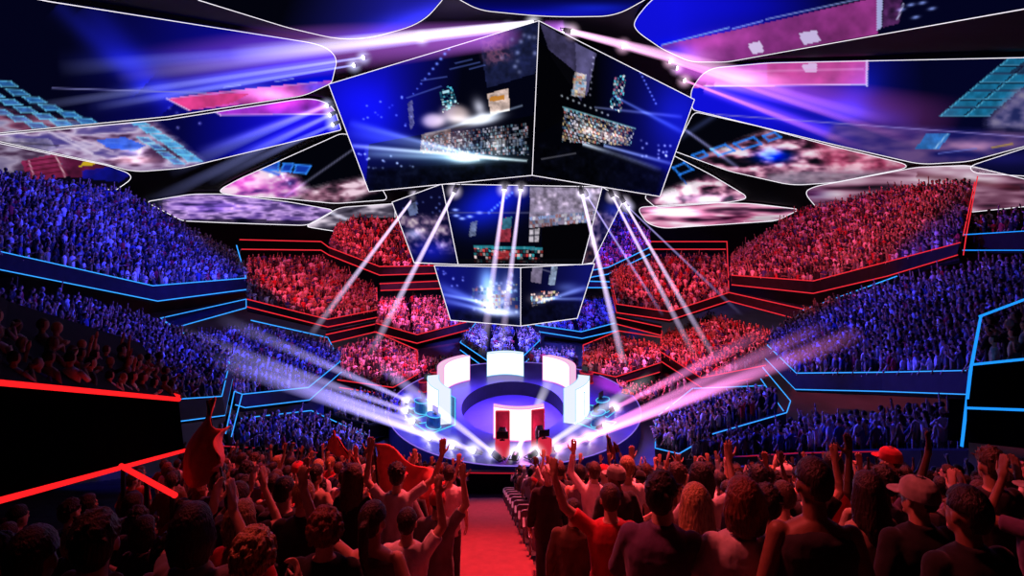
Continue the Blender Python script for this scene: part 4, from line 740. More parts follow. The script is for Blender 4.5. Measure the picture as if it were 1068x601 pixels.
display((515, 454), (567, 454), .45, 1.70, .45, 'm', 'large white curved display at the front of the stage behind red booths')
# player stations
def station(px, py, dx, dy, col, label, kind='booth', h=1.9):
    d = 12.6*FPX/(py-HZ); o = P(px, py, d); o.z = ST[4]; yaw = math.atan2(dx, dy); R = Matrix.Rotation(-yaw, 4, 'Z'); r = empty('player_station', o); tag(r, label, 'player booth', 'player booths on the stage')
    em = {'r': mat_emit('booth_red', (1.0, .03, .08), .62), 'c': mat_emit('booth_cyan', (.10, .62, 1.0), 1.0)}[col]; dk = mat_surface('booth_'+col, (.35, .02, .04) if col == 'r' else (.03, .22, .42), .4, .2, 5)
    T = lambda x, y, z: o+(R @ Vector((x, y, z)))
    DW = .36 if kind == 'booth' else .55
    if kind == 'booth':
        b = MB(); b.box(T(0, .55, h/2), (.62, .10, h), R.to_3x3()); b.build('tall_panel', dk, r)
        f = MB()
        for s in (-1, 1): f.tube([T(s*.34, .5, 0), T(s*.34, .5, h)], .035, 6)
        f.tube([T(-.34, .5, h), T(.34, .5, h)], .035, 6); f.build('glowing_frame', em, r)
        c = MB(); c.ring([[T(.24*math.cos(a), .12+.2*math.sin(a), z) for a in np.linspace(0, 2*PI, 12, False)] for z in (.35, .5)]); c.ring([[T(.22*math.cos(a)*k, .32+.05*math.sin(a), z) for a in np.linspace(0, 2*PI, 12, False)] for z, k in ((.5, 1), (.9, 1.1), (1.15, .7))]); c.build('gaming_chair', METAL, r)
    ds = MB(); ds.ring([[T(DW*math.cos(a)*k, -.42+.34*math.sin(a)*k, z) for a in np.linspace(0, 2*PI, 20, False)] for z, k in ((0, .8), (.12, 1), (.66, 1.0), (.72, .95))]); ds.build('desk', em if kind == 'booth' else dk, r)
    mo = MB(); mo.box(T(0, -.30, .98), (.58, .05, .34), R.to_3x3()); mo.box(T(0, -.30, .77), (.08, .06, .12), R.to_3x3()); mo.box(T(0, -.30, .735), (.26, .18, .02), R.to_3x3()); mo.build('monitor', METAL, r)
    if kind != 'booth':
        for z_ in (.70, .06): MB().tube([T(.57*math.cos(a), -.42+.36*math.sin(a), z_) for a in np.linspace(0, 2*PI, 20, False)], .03, 5, True).build('glowing_rim', em, r)
    if kind == 'wing':
        w_ = MB(); w_.box(T(0, .75, .75), (.9, .08, 1.5), R.to_3x3()); w_.build('tall_panel', dk, r)
        f = MB(); f.tube([T(-.47, .7, 0), T(-.47, .7, 1.55), T(.47, .7, 1.55), T(.47, .7, 0)], .035, 5); f.tube([T(-.47, .7, .05), T(-.9, -1.1, .05), T(.9, -1.1, .05), T(.47, .7, .05)], .035, 5); f.build('glowing_frame', em, r)
    return r
station(524, 472, 0, 1, 'r', 'left one of the two red-lit player booths at the stage front'); station(565, 470, -.35, 1, 'r', 'right one of the two red-lit player booths at the stage front')
station(446, 429, .9, .55, 'c', 'upper one of the two cyan-lit desks at left of the stage', 'wing'); station(459, 444, .85, .6, 'c', 'lower one of the two cyan-lit desks at left of the stage', 'wing')
station(622, 428, -.9, .55, 'c', 'upper one of the two cyan-lit desks at right of the stage', 'wing'); station(617, 442, -.85, .6, 'c', 'lower one of the two cyan-lit desks at right of the stage', 'wing')
station(449, 409, .8, -.6, 'r', 'lower red-lit desk behind the ring at back left of stage', 'desk'); station(460, 398, .8, -.6, 'r', 'upper red-lit desk behind the ring at back left of stage', 'desk'); station(607, 400, -.8, -.6, 'r', 'red-lit desk behind the ring at back right of stage', 'desk')
# ------------------------------------------------------------------ stage lights with their shafts in the haze
LENS = mat_emit('lamp_lens', (1.0, .95, 1.0), 8.0)
def lamp(src, dst, w1, col, k, label, group, rad=.14, halo=5.0, hk=2.2):
    """src (px,py,depth) -> dst (px,py,depth): a spotlight head with yoke, hot lens and a tapering light shaft of end radius w1"""
    a = P(*src) if not isinstance(src, Vector) else src; b = P(*dst); d = (b-a); L = d.length; q = d.to_track_quat('Z', 'Y'); R = q.to_matrix().to_4x4()
    r = empty('stage_spotlight', a); tag(r, label, 'spotlight', group)
    T = lambda x, y, z: a+(R @ Vector((x, y, z))); ring = lambda rr, z: [T(rr*math.cos(t), rr*math.sin(t), z) for t in np.linspace(0, 2*PI, 12, False)]
    h = MB(); h.ring([ring(rad*.75, -.5), ring(rad*1.0, -.42), ring(rad*1.15, -.1), ring(rad*1.2, 0), ring(rad*1.05, 0), ring(rad*1.02, -.05)]); h.build('housing', METAL, r)
    MB().sphere(T(0, 0, .0), (rad, rad, rad*.55), 12, 8, R.to_3x3()).build('lens', LENS, r, True)
    y = MB(); y.tube([T(-rad*1.5, 0, -.2), T(-rad*1.5, 0, -.65), T(rad*1.5, 0, -.65), T(rad*1.5, 0, -.2)], .03, 6); y.build('yoke', METAL, r)
    n = 20; v = []; f = []
    for z, rr in ((0, .30), (1, 1.0)):
        for i in range(n): v.append((rr*math.cos(2*PI*i/n), rr*math.sin(2*PI*i/n), z))
    for i in range(n): f.append((i, (i+1) % n, n+(i+1) % n, n+i))
    f += [tuple(range(n))[::-1], tuple(range(n, 2*n))]
    o = link('light_shaft', mesh_from('light_shaft', v, f), mat_beam(), None); o.parent = r; o.matrix_parent_inverse = Matrix.Translation(-a)
    w1 *= .62
    o.matrix_basis = Matrix.Translation(a) @ R @ Matrix.Diagonal((w1, w1, L, 1)); o.color = (*col, k/(2*w1)); o['kind'] = 'stuff'
    hr = rad*halo; g = link('added_glow', MB().sphere((0, 0, 0), 1.0, 16, 10).mesh('added_glow'), mat_halo(), None); g.parent = r; g.matrix_basis = Matrix.Diagonal((hr, hr, hr, 1)); g.color = (.6*col[0]+.4, .6*col[1]+.4, .6*col[2]+.4, hk/hr); g['kind'] = 'stuff'  # added glowing ball round the lens, stands in for its glare in haze
    return r
DB = (.80, .62, 1); W1, VI, PK, BL, LB_ = (.88, .82, 1), (.5, .42, 1), (1, .28, .78), (.34, .38, 1), (.40, .34, 1)
ordn = ['first', 'second', 'third', 'fourth', 'fifth', 'sixth', 'seventh', 'eighth', 'ninth', 'tenth', 'eleventh', 'twelfth', 'thirteenth']
# above the scoreboard
for i, (s, d, w_, c, k) in enumerate([((588, 32, 35.5), (150, 66, 33), 3.4, (.62, .16, 1.0), .75), ((556, 24, 34.8), (240, 58, 33), 1.0, W1, 2.2), ((530, 31, 35.5), (120, 80, 31), .8, VI, 1.2), ((440, 40, 36.5), (60, 72, 30), .8, BL, .6), ((379, 60, 38), (30, 112, 28), .45, BL, .9), ((369, 68, 38.5), (100, 112, 30), .4, BL, .9)]):  # first one: broad purple shaft added to imitate lit haze by the roof
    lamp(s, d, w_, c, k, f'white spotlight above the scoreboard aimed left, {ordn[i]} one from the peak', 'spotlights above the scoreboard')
for i, (s, d, w_, c, k) in enumerate([((596, 33, 35), (830, 92, 33), 1.0, (1, .5, .9), 2.0), ((650, 48, 37), (930, 128, 31), .6, PK, .8), ((699, 64, 39), (960, 150, 31), .5, PK, .8), ((706, 71, 39.3), (1000, 130, 33), 2.6, (.75, .14, .9), .55), ((714, 84, 40), (900, 155, 33), .45, PK, .9)]):  # fourth one: broad purple shaft, a glow added to fill the dark gap
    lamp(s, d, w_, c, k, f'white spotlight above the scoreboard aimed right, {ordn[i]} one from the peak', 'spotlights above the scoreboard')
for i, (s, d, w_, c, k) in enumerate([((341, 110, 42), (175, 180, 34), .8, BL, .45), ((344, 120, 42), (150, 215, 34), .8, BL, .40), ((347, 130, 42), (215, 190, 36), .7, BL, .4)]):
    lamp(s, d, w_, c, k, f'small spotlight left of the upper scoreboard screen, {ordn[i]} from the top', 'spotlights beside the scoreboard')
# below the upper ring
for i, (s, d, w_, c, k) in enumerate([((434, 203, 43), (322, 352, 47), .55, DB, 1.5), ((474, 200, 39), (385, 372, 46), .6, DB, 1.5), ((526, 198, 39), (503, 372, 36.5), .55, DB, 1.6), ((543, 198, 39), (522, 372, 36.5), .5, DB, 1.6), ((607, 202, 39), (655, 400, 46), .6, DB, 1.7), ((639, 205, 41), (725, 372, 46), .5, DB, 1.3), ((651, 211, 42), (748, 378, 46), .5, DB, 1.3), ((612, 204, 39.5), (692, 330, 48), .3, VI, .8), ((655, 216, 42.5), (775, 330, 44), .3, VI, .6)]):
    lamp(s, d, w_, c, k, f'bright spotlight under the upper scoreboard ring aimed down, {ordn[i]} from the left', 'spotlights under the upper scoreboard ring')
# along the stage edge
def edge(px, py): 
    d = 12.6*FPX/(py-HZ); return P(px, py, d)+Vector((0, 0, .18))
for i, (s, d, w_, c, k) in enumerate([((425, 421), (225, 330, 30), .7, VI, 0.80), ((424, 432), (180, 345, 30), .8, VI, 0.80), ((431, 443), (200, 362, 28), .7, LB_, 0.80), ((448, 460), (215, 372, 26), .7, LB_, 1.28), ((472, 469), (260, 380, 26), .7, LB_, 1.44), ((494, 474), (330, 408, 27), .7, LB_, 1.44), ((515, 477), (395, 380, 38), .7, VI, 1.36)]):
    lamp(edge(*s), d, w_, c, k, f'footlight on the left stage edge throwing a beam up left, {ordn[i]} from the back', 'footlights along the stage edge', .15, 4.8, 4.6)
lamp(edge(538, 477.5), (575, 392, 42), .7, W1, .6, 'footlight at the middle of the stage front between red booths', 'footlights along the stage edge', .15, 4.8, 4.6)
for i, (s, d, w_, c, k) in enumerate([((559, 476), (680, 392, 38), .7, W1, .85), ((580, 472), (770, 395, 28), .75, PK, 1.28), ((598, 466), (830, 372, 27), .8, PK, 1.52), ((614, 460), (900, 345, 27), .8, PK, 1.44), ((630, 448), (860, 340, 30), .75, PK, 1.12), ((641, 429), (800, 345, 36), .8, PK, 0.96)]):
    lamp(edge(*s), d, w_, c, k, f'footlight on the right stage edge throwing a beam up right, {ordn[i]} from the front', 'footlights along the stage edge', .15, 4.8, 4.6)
# ------------------------------------------------------------------ lights
def light(kind, name, loc, e, col, target=None, **kw):
    d = bpy.data.lights.new(name, kind); o = bpy.data.objects.new(name, d); COL.objects.link(o); o.location = loc; d.energy = e; d.color = col
    for k, v in kw.items(): setattr(d, k, v)
    if target is not None: o.rotation_euler = (Vector(target)-Vector(loc)).to_track_quat('-Z', 'Y').to_euler()
    return o
LC = {'B': (.024, .030, 1.0), 'B2': (.024, .030, 1.0), 'R': (1.0, .045, .07), 'M': (1.0, .10, .42), 'V': (.10, .09, 1.0)}
E0 = {'B': 72.0, 'B2': 72.0, 'R': 42.0, 'M': 75.0, 'V': 130.0}
CONE = {1.251: .8, .901: .66, .902: .72}
for Fp, Bp, col, en in TIERS:
    c = sum(Fp+Bp, Vector())/len(Fp+Bp); hub = Vector((.5, 38, CZ+5)); ds0 = (c-hub).length
    pos = c.lerp(hub, .5); pos.z = c.z+.42*(c-pos).length+1.5
    if c.y > 50: pos = c+Vector((-.2*c.x, -9, 6.5)) if abs(c.x) > 5 else c+Vector((0, -5.5, 4.5))
    rad = max((p-c).length for p in Fp+Bp); ds = (c-pos).length
    light('SPOT', 'wash_light', pos, en*E0[col]*ds*ds, LC[col], c+Vector((0, 0, .3)), spot_size=min(2.4, 2*math.atan(rad*CONE.get(round(en, 3), .95)/ds)), spot_blend=.55, shadow_soft_size=.4)
light('AREA', 'stage_wash', (.2, 38, CZ-6), 1500, (.26, .14, 1.0), (.2, 38, 0), size=5, spread=1.3)
light('POINT', 'stage_glow', (.1, 36.5, 2.6), 300, (.75, .3, 1.0), shadow_soft_size=.8)
light('POINT', 'front_glow', (.6, 30.9, 2.2), 160, (1.0, .25, .7), shadow_soft_size=.3)
light('SPOT', 'audience_top', (2.0, 13, CZ+6), 17000, (1.0, .075, .085), (1.2, 9.5, 8), spot_size=1.25, spot_blend=1, shadow_soft_size=.8)
light('SPOT', 'audience_back', (1.5, -3.5, CZ+3.3), 3300, (1.0, .075, .12), (.6, 8, 9), spot_size=1.1, spot_blend=1, shadow_soft_size=.8)  # unseen spot behind the viewer, added to lift the spectators' backs
light('SPOT', 'audience_near', (-3.0, 6.2, CZ+5), 2600, (1.0, .08, .09), (1.6, 3.3, 12), spot_size=1.0, spot_blend=1, shadow_soft_size=.6)  # unseen spot added to brighten shoulders and heads of the nearest rows
light('SPOT', 'audience_far', (.5, 27, CZ+2), 11000, (1.0, .14, .22), (.8, 21, 3.5), spot_size=1.05, spot_blend=1, shadow_soft_size=.8)
light('SPOT', 'audience_left', (-4, 16, CZ+3), 5000, (1.0, .06, .06), (-4.5, 13, 6.5), spot_size=1.0, spot_blend=1, shadow_soft_size=.6)
light('SPOT', 'aisle_wash', (-.2, 6, CZ+4), 1200, (1.0, .03, .05), (-.1, 9, 7.5), spot_size=.5, spot_blend=1, shadow_soft_size=.5)
light('SPOT', 'balcony_wash', (-3, 13, CZ+3), 130, (1.0, .04, .04), (-9, 15, 10.5), spot_size=.8, spot_blend=1, shadow_soft_size=.5)
light('SPOT', 'floor_wash', (-5.5, 36, 11), 6000, (.16, .18, 1.0), (-6.2, 32.5, 0), spot_size=.75, spot_blend=1, shadow_soft_size=.5)
light('SPOT', 'floor_wash', (6.5, 36, 11), 3600, (.38, .22, 1.0), (7.2, 33.5, 0), spot_size=.75, spot_blend=1, shadow_soft_size=.5)
# ------------------------------------------------------------------ the near stand: steps, aisle, seats
def sdrop(d, x=9.0):
    """floor of the stand below the eye at distance d; the left block turns a little flatter away from the aisle"""
    t = min(1.0, max(0.0, (-.62-.047*d-x-.3)/(.30*max(d, 1.5)))); return (1.87+.424*d)*(1-t)+(2.33+.37*d)*t
def floor_z(d, x=9.0): return CZ-sdrop(d, x)
ROWD = .86; ROWS = [2.35+ROWD*k for k in range(30)]
def aisle_l(d): return -.62-.047*d
def aisle_r(d): return .80-.044*d
def stand_mesh(xa, xb, d0=-1.5):
    m = MB(); ks = [d0+ROWD*.5*k for k in range(int((28-d0)/(ROWD*.5)))]
    for d in ks:
        z = floor_z(d); e = d+ROWD*.5; z2 = floor_z(e)
        m.quad((xa(d), d, z), (xb(d), d, z), (xb(e), e, z), (xa(e), e, z)); m.quad((xa(e), e, z), (xb(e), e, z), (xb(e), e, z2), (xa(e), e, z2))
    return m
stepm = mat_surface('stand_concrete', (.05, .045, .05), .8, .3, 2)
m = MB()
for k in range(int(29.5/(ROWD*.5))):
    d = -1.5+ROWD*.5*k; f = d+ROWD*.5; n = 16
    X = lambda d_, i: lerp(aisle_l(d_), -17.0, (i/n)**1.6)
    for i in range(n):
        a, b, c_, g = X(d, i), X(d, i+1), X(f, i+1), X(f, i); za, zb, zc, zg = floor_z(d, a), floor_z(d, b), floor_z(f, c_), floor_z(f, g)
        m.quad((b, d, zb), (a, d, za), (g, f, za), (c_, f, zb)); m.quad((c_, f, zb), (g, f, za), (g, f, zg), (c_, f, zc))
    a, g = aisle_l(d), aisle_l(f); m.quad((a, d, floor_z(d)-.5), (g, f, floor_z(f)-.5), (g, f, floor_z(d)), (a, d, floor_z(d)))
struct(m.build('floor_stand', stepm)); struct(stand_mesh(aisle_r, lambda d: 24).build('floor_stand.001', stepm))
# smooth red aisle with slightly raised nosings
m = MB()
for k in range(59):
    d = -1.0+.49*k; e = d+.49; z, z2 = floor_z(d)+.03, floor_z(e)+.03; m.quad((aisle_l(d), d, z), (aisle_r(d), d, z), (aisle_r(e), e, z-.015), (aisle_l(e), e, z-.015)); m.quad((aisle_l(e), e, z-.015), (aisle_r(e), e, z-.015), (aisle_r(e), e, z2), (aisle_l(e), e, z2))
ai = m.build('aisle_steps', mat_surface('aisle_carpet', (.26, .075, .09), .8, .12, 6)); tag(ai, 'central stepped aisle in red light running down to the stage', 'aisle')
def seat(x, d, label, proto=[None]):
    if proto[0] is None:
        shell = mat_surface('seat_shell', (.30, .29, .33), .4, .15, 12, spec=.5); pad = mat_surface('seat_pad', (.06, .05, .06), .8, .2, 20)
        r = bpy.data.objects.new('stadium_seat', None); COL.objects.link(r)
        def rr(w, h, y0, y1, z0, rad=.06, lean=0):
            pts = []
            for cx_, cz_, a0 in ((w/2-rad, h-rad, 0), (-w/2+rad, h-rad, 90), (-w/2+rad, rad, 180), (w/2-rad, rad, 270)):
                for a in range(0, 91, 18): t = math.radians(a0+a); pts.append((cx_+rad*math.cos(t), cz_+rad*math.sin(t)))
            return [[(x_, y_+lean*(z_/h), z0+z_) for x_, z_ in pts] for y_ in (y0, y1)]
        MB().ring(rr(.46, .50, -.30, -.25, .42, .09, -.10)).build('backrest', shell, r); MB().ring(rr(.38, .40, -.245, -.225, .46, .07, -.09)).build('back_pad', pad, r)
        b = MB(); b.box((0, .0, .44), (.44, .42, .07)); b.build('seat_pan', pad, r)
        for s in (-1, 1):
            a = MB(); a.box((s*.26, -.05, .62), (.05, .38, .035)); a.box((s*.26, -.2, .45), (.04, .05, .34)); a.build('armrest', shell, r)
        l = MB(); l.box((0, -.1, .2), (.06, .12, .42)); l.box((0, -.1, .015), (.30, .22, .03)); l.build('pedestal', METAL, r); proto[0] = r; o = r
    else:
        o = proto[0].copy(); COL.objects.link(o)
        for c in proto[0].children: q = c.copy(); COL.objects.link(q); q.parent = o
    o.location = (x, d, floor_z(d)); tag(o, label, 'seat', 'seats along the aisle'); return o
# ------------------------------------------------------------------ people of the near stand
SKIN = mat_tint('skin', .5, 18, .10, 'mul', spec=.35); CLOTH = mat_tint('cloth', .85, 9, .35, sheen=.2, spec=.12, stretch=.5, bump=.8); HAIR = mat_tint('hair', .5, 95, .6, spec=.4, stretch=.12, bump=1.0)
def pill(m, a, b, ra, rb, n=12):
    a, b = Vector(a), Vector(b); m.sphere(a, ra, n, 8); m.sphere(b, rb, n, 8); m.tube([a, b], [ra, rb], n)
def chain(m, pts, rs, n=12):
    for i in range(len(pts)-1): pill(m, pts[i], pts[i+1], rs[i], rs[i+1], n)
def ell(c, rx, ry, n=20): return [(c[0]+rx*math.cos(2*PI*k/n), c[1]+ry*math.sin(2*PI*k/n), c[2]) for k in range(n)]
def remeshed(m, name, vox, smooth=2, disp=0, dscale=.08):
    me = m.mesh(name); o = bpy.data.objects.new(name, me); COL.objects.link(o)
    r = o.modifiers.new('r', 'REMESH'); r.mode = 'VOXEL'; r.voxel_size = vox; r.use_smooth_shade = True
    if smooth: s = o.modifiers.new('s', 'SMOOTH'); s.iterations = smooth; s.factor = .5
    if disp:
        t = bpy.data.textures.new(name, 'CLOUDS'); t.noise_scale = dscale; d = o.modifiers.new('d', 'DISPLACE'); d.texture = t; d.strength = disp; d.mid_level = .5
    dg = bpy.context.evaluated_depsgraph_get(); out = bpy.data.meshes.new_from_object(o.evaluated_get(dg)); out.name = name
    bpy.data.objects.remove(o); bpy.data.meshes.remove(me); out.polygons.foreach_set('use_smooth', [True]*len(out.polygons)); return out
# arm poses for the right arm (mirror x for the left): elbow, wrist, hand direction, palm normal, finger curl
ARM = {'down': ((.245, -.03, 1.15), (.25, .06, .91), (0, .15, -1), (-1, 0, 0), .5),
       'hip': ((.30, -.10, 1.17), (.22, .08, 1.02), (-.4, .9, -.3), (-.6, -.2, .6), .6),
       'clap': ((.25, .08, 1.17), (.05, .29, 1.32), (-.12, .35, .93), (-1, .1, 0), .15),
       'clap_high': ((.26, .17, 1.40), (.06, .27, 1.62), (-.15, .1, 1), (-1, 0, .1), .15),
       'up': ((.31, .05, 1.60), (.27, .08, 1.86), (-.05, .12, 1), (0, 1, 0), .2),
       'up_out': ((.39, .03, 1.57), (.47, .02, 1.82), (.1, .05, 1), (-.3, 1, 0), .25),
       'wave': ((.36, .12, 1.45), (.34, .22, 1.70), (0, .05, 1), (0, 1, 0), .12),
       'punch': ((.26, .22, 1.50), (.22, .33, 1.75), (0, .2, 1), (-1, 0, 0), 1.5),
       'hold': ((.25, .10, 1.18), (.15, .33, 1.30), (-.3, .6, .7), (-.8, -.5, 0), 1.1)}
def hand(m, w_, dr, nrm, curl, side):
    D = Vector(dr).normalized(); N = Vector(nrm); N = (N-D*N.dot(D)).normalized(); S = D.cross(N)*side; W_ = Vector(w_)
    pal = W_+D*.055; R = Matrix((S, N, D)).transposed(); m.sphere(pal, (.040, .017, .052), 12, 8, R); pill(m, W_-D*.01, W_+D*.03, .027, .026)
    for i, (off, L) in enumerate(((-.030, .062), (-.010, .074), (.011, .070), (.030, .054))):
        p = W_+D*.095+S*off; pts = [W_+D*.06+S*off*.8, p]; a = 0; v = D+S*off*3.2
        for seg in (.45, .32, .26): a += curl*.55; v2 = (v.normalized()*math.cos(a)+N*math.sin(a)); p = p+v2*L*seg*1.0; pts.append(p)
        chain(m, pts, [.0105, .0102, .0092, .0085, .0072], 8)
    p0 = W_+D*.025-S*.028; chain(m, [p0, p0+(D*.5-S*.75+N*.25).normalized()*.042, p0+(D*.5-S*.75+N*.25).normalized()*.042+(D*.85-S*.4+N*.3).normalized()*.032, p0+(D*.5-S*.75+N*.25).normalized()*.042+(D*.85-S*.4+N*.3).normalized()*.058], [.015, .0125, .0105, .0085], 8)
VAR = {}
HEADC = Vector((0, .025, 1.63))
def shp(sex):   # shoulder half width, rings of the trunk
    if sex == 'm': return .185, [(.84, .165, .115), (.95, .170, .118), (1.08, .152, .108), (1.22, .168, .115), (1.34, .186, .118), (1.41, .176, .095), (1.455, .110, .072), (1.48, .062, .06)]
    return .160, [(.84, .165, .115), (.95, .172, .120), (1.08, .130, .098), (1.22, .148, .112), (1.34, .158, .110), (1.405, .150, .085), (1.45, .090, .065), (1.475, .052, .052)]
def make_variant(key, sex, pl_, pr_, yaw=0.0, lean=0.0):
    sw, tr = shp(sex); k = 1.0 if sex == 'm' else .86; b = MB()
    b.ring([ell((0, .0, z), rx, ry) for z, rx, ry in tr])
    pill(b, (0, -.005, 1.45), (0, .015, 1.56), .058*k, .054*k)
    Rz = Matrix.Rotation(yaw, 3, 'Z'); H = lambda x, y, z: HEADC+Rz @ Vector((x, y, z))
    b.sphere(HEADC+Rz @ Vector((0, -.012, .025)), (.076, .096, .098), 20, 14, Rz); b.sphere(HEADC+Rz @ Vector((0, .022, -.035)), (.060, .068, .082), 16, 12, Rz)      # skull, jaw
    pill(b, H(0, .082, .008), H(0, .106, -.030), .010, .015, 8); b.sphere(H(0, .066, -.098), (.026, .022, .018), 10, 8, Rz); b.sphere(H(0, .084, -.062), (.024, .012, .010), 10, 6, Rz)   # nose chin lips
    for s in (-1, 1): b.sphere(H(s*.079, -.006, -.008), (.010, .020, .032), 8, 8, Rz); b.sphere(H(s*.031, .079, .036), (.022, .010, .008), 8, 6, Rz); b.sphere(H(s*.032, .078, .010), (.014, .010, .010), 8, 6, Rz)
    for s in (-1, 1):
        chain(b, [(s*.088, 0, .90), (s*.10, .015, .50), (s*.105, -.02, .09)], [.088*k, .056, .038]); chain(b, [(s*.105, -.03, .05), (s*.115, .13, .035)], [.042, .034])
    arms = {}
    for s, p in ((-1, pl_), (1, pr_)):
        e, w_, hd, nm, cu = ARM[p]; f = lambda v: Vector((v[0]*s, v[1], v[2])); sh = Vector((s*(sw-.02), 0, 1.405)); e, w_ = f(e), f(w_)
        chain(b, [sh, e, w_], [.052*k, .041*k, .028*k]); mid = e.lerp(w_, .3); b.sphere(mid, .042*k, 10, 8); hand(b, w_, f(hd), f(nm), cu, s); arms[s] = (sh, e, w_)
    me = remeshed(b, 'person', .0085, 2)
    n = len(me.vertices); co = np.empty(n*3, np.float32); me.vertices.foreach_get('co', co); co = co.reshape(-1, 3); mul = np.ones((n, 3), np.float32)
    def near(c, r, v): mul[((co-np.array(c))**2).sum(1) < r*r] = v
    for s in (-1, 1): near(H(s*.032, .088, .010), .011, (.12, .12, .14)); near(H(s*.031, .085, .040), .012, (.35, .3, .3))
    near(H(.008, .094, -.062), .012, (.9, .45, .45)); near(H(-.008, .094, -.062), .012, (.9, .45, .45))
    mul[co[:, 2] < .085] = (.06, .06, .07); put_colors(me, mul, 'mul'); me.materials.append(SKIN)
    VAR[key] = dict(body=me, arms=arms, sex=sex, yaw=yaw, shirts={}); return VAR[key]
def shirt_of(v, kind):
    if kind in v['shirts']: return v['shirts'][kind]
    sw, tr = shp(v['sex']); k = 1.0 if v['sex'] == 'm' else .86; m = MB(); g = .016 if kind != 'jacket' else .03
    T = [(z, rx+g, ry+g) for z, rx, ry in tr if z < 1.44]; q = .84 if v['sex'] == 'f' else 1.0; T = [(.80, T[0][1]+.004, T[0][2]+.004)]+T+([(1.458, .128*q, .090), (1.474, .100*q, .080)] if kind != 'tank' else [(1.455, .075, .074)])
    if kind == 'tank': T = [(z, rx*(.93 if z > 1.36 else 1), ry) for z, rx, ry in T]
    m.ring([ell((0, 0, z), rx, ry) for z, rx, ry in T])
    if kind in ('jacket', 'collar'): m.ring([ell((0, -.006, 1.43), .088, .078), ell((0, -.008, 1.47), .074, .070), ell((0, -.012, 1.505), .070, .068)])
    for s, (sh, e, w_) in v['arms'].items():
        if kind == 'tank': continue
        if kind in ('tee', 'vest'): end = sh.lerp(e, .62); m.sphere(sh, .066*k, 12, 8); m.tube([sh, end, sh.lerp(e, .66)], [.066*k, .064*k, .062*k], 12)
        else: m.sphere(sh, .070*k, 12, 8); m.sphere(e, .056*k, 12, 8); m.tube([sh, e], [.070*k, .056*k], 12); m.tube([e, e.lerp(w_, .9)], [.056*k, .043*k], 12)
    me = remeshed(m, 'shirt', .0125, 2, .012, .09); me.materials.append(CLOTH); v['shirts'][kind] = me; return me
def trousers_mesh(proto={}):
    if 't' not in proto:
        m = MB(); m.ring([ell((0, 0, z), rx, ry) for z, rx, ry in ((.80, .172, .122), (.90, .176, .126), (.98, .170, .12))])
        for s in (-1, 1): chain(m, [(s*.090, 0, .86), (s*.102, .015, .50), (s*.106, -.015, .10)], [.098, .074, .062])
        me = remeshed(m, 'trousers', .016, 2, .012, .09); me.materials.append(CLOTH); proto['t'] = me
    return proto['t']
HAIRM = {}
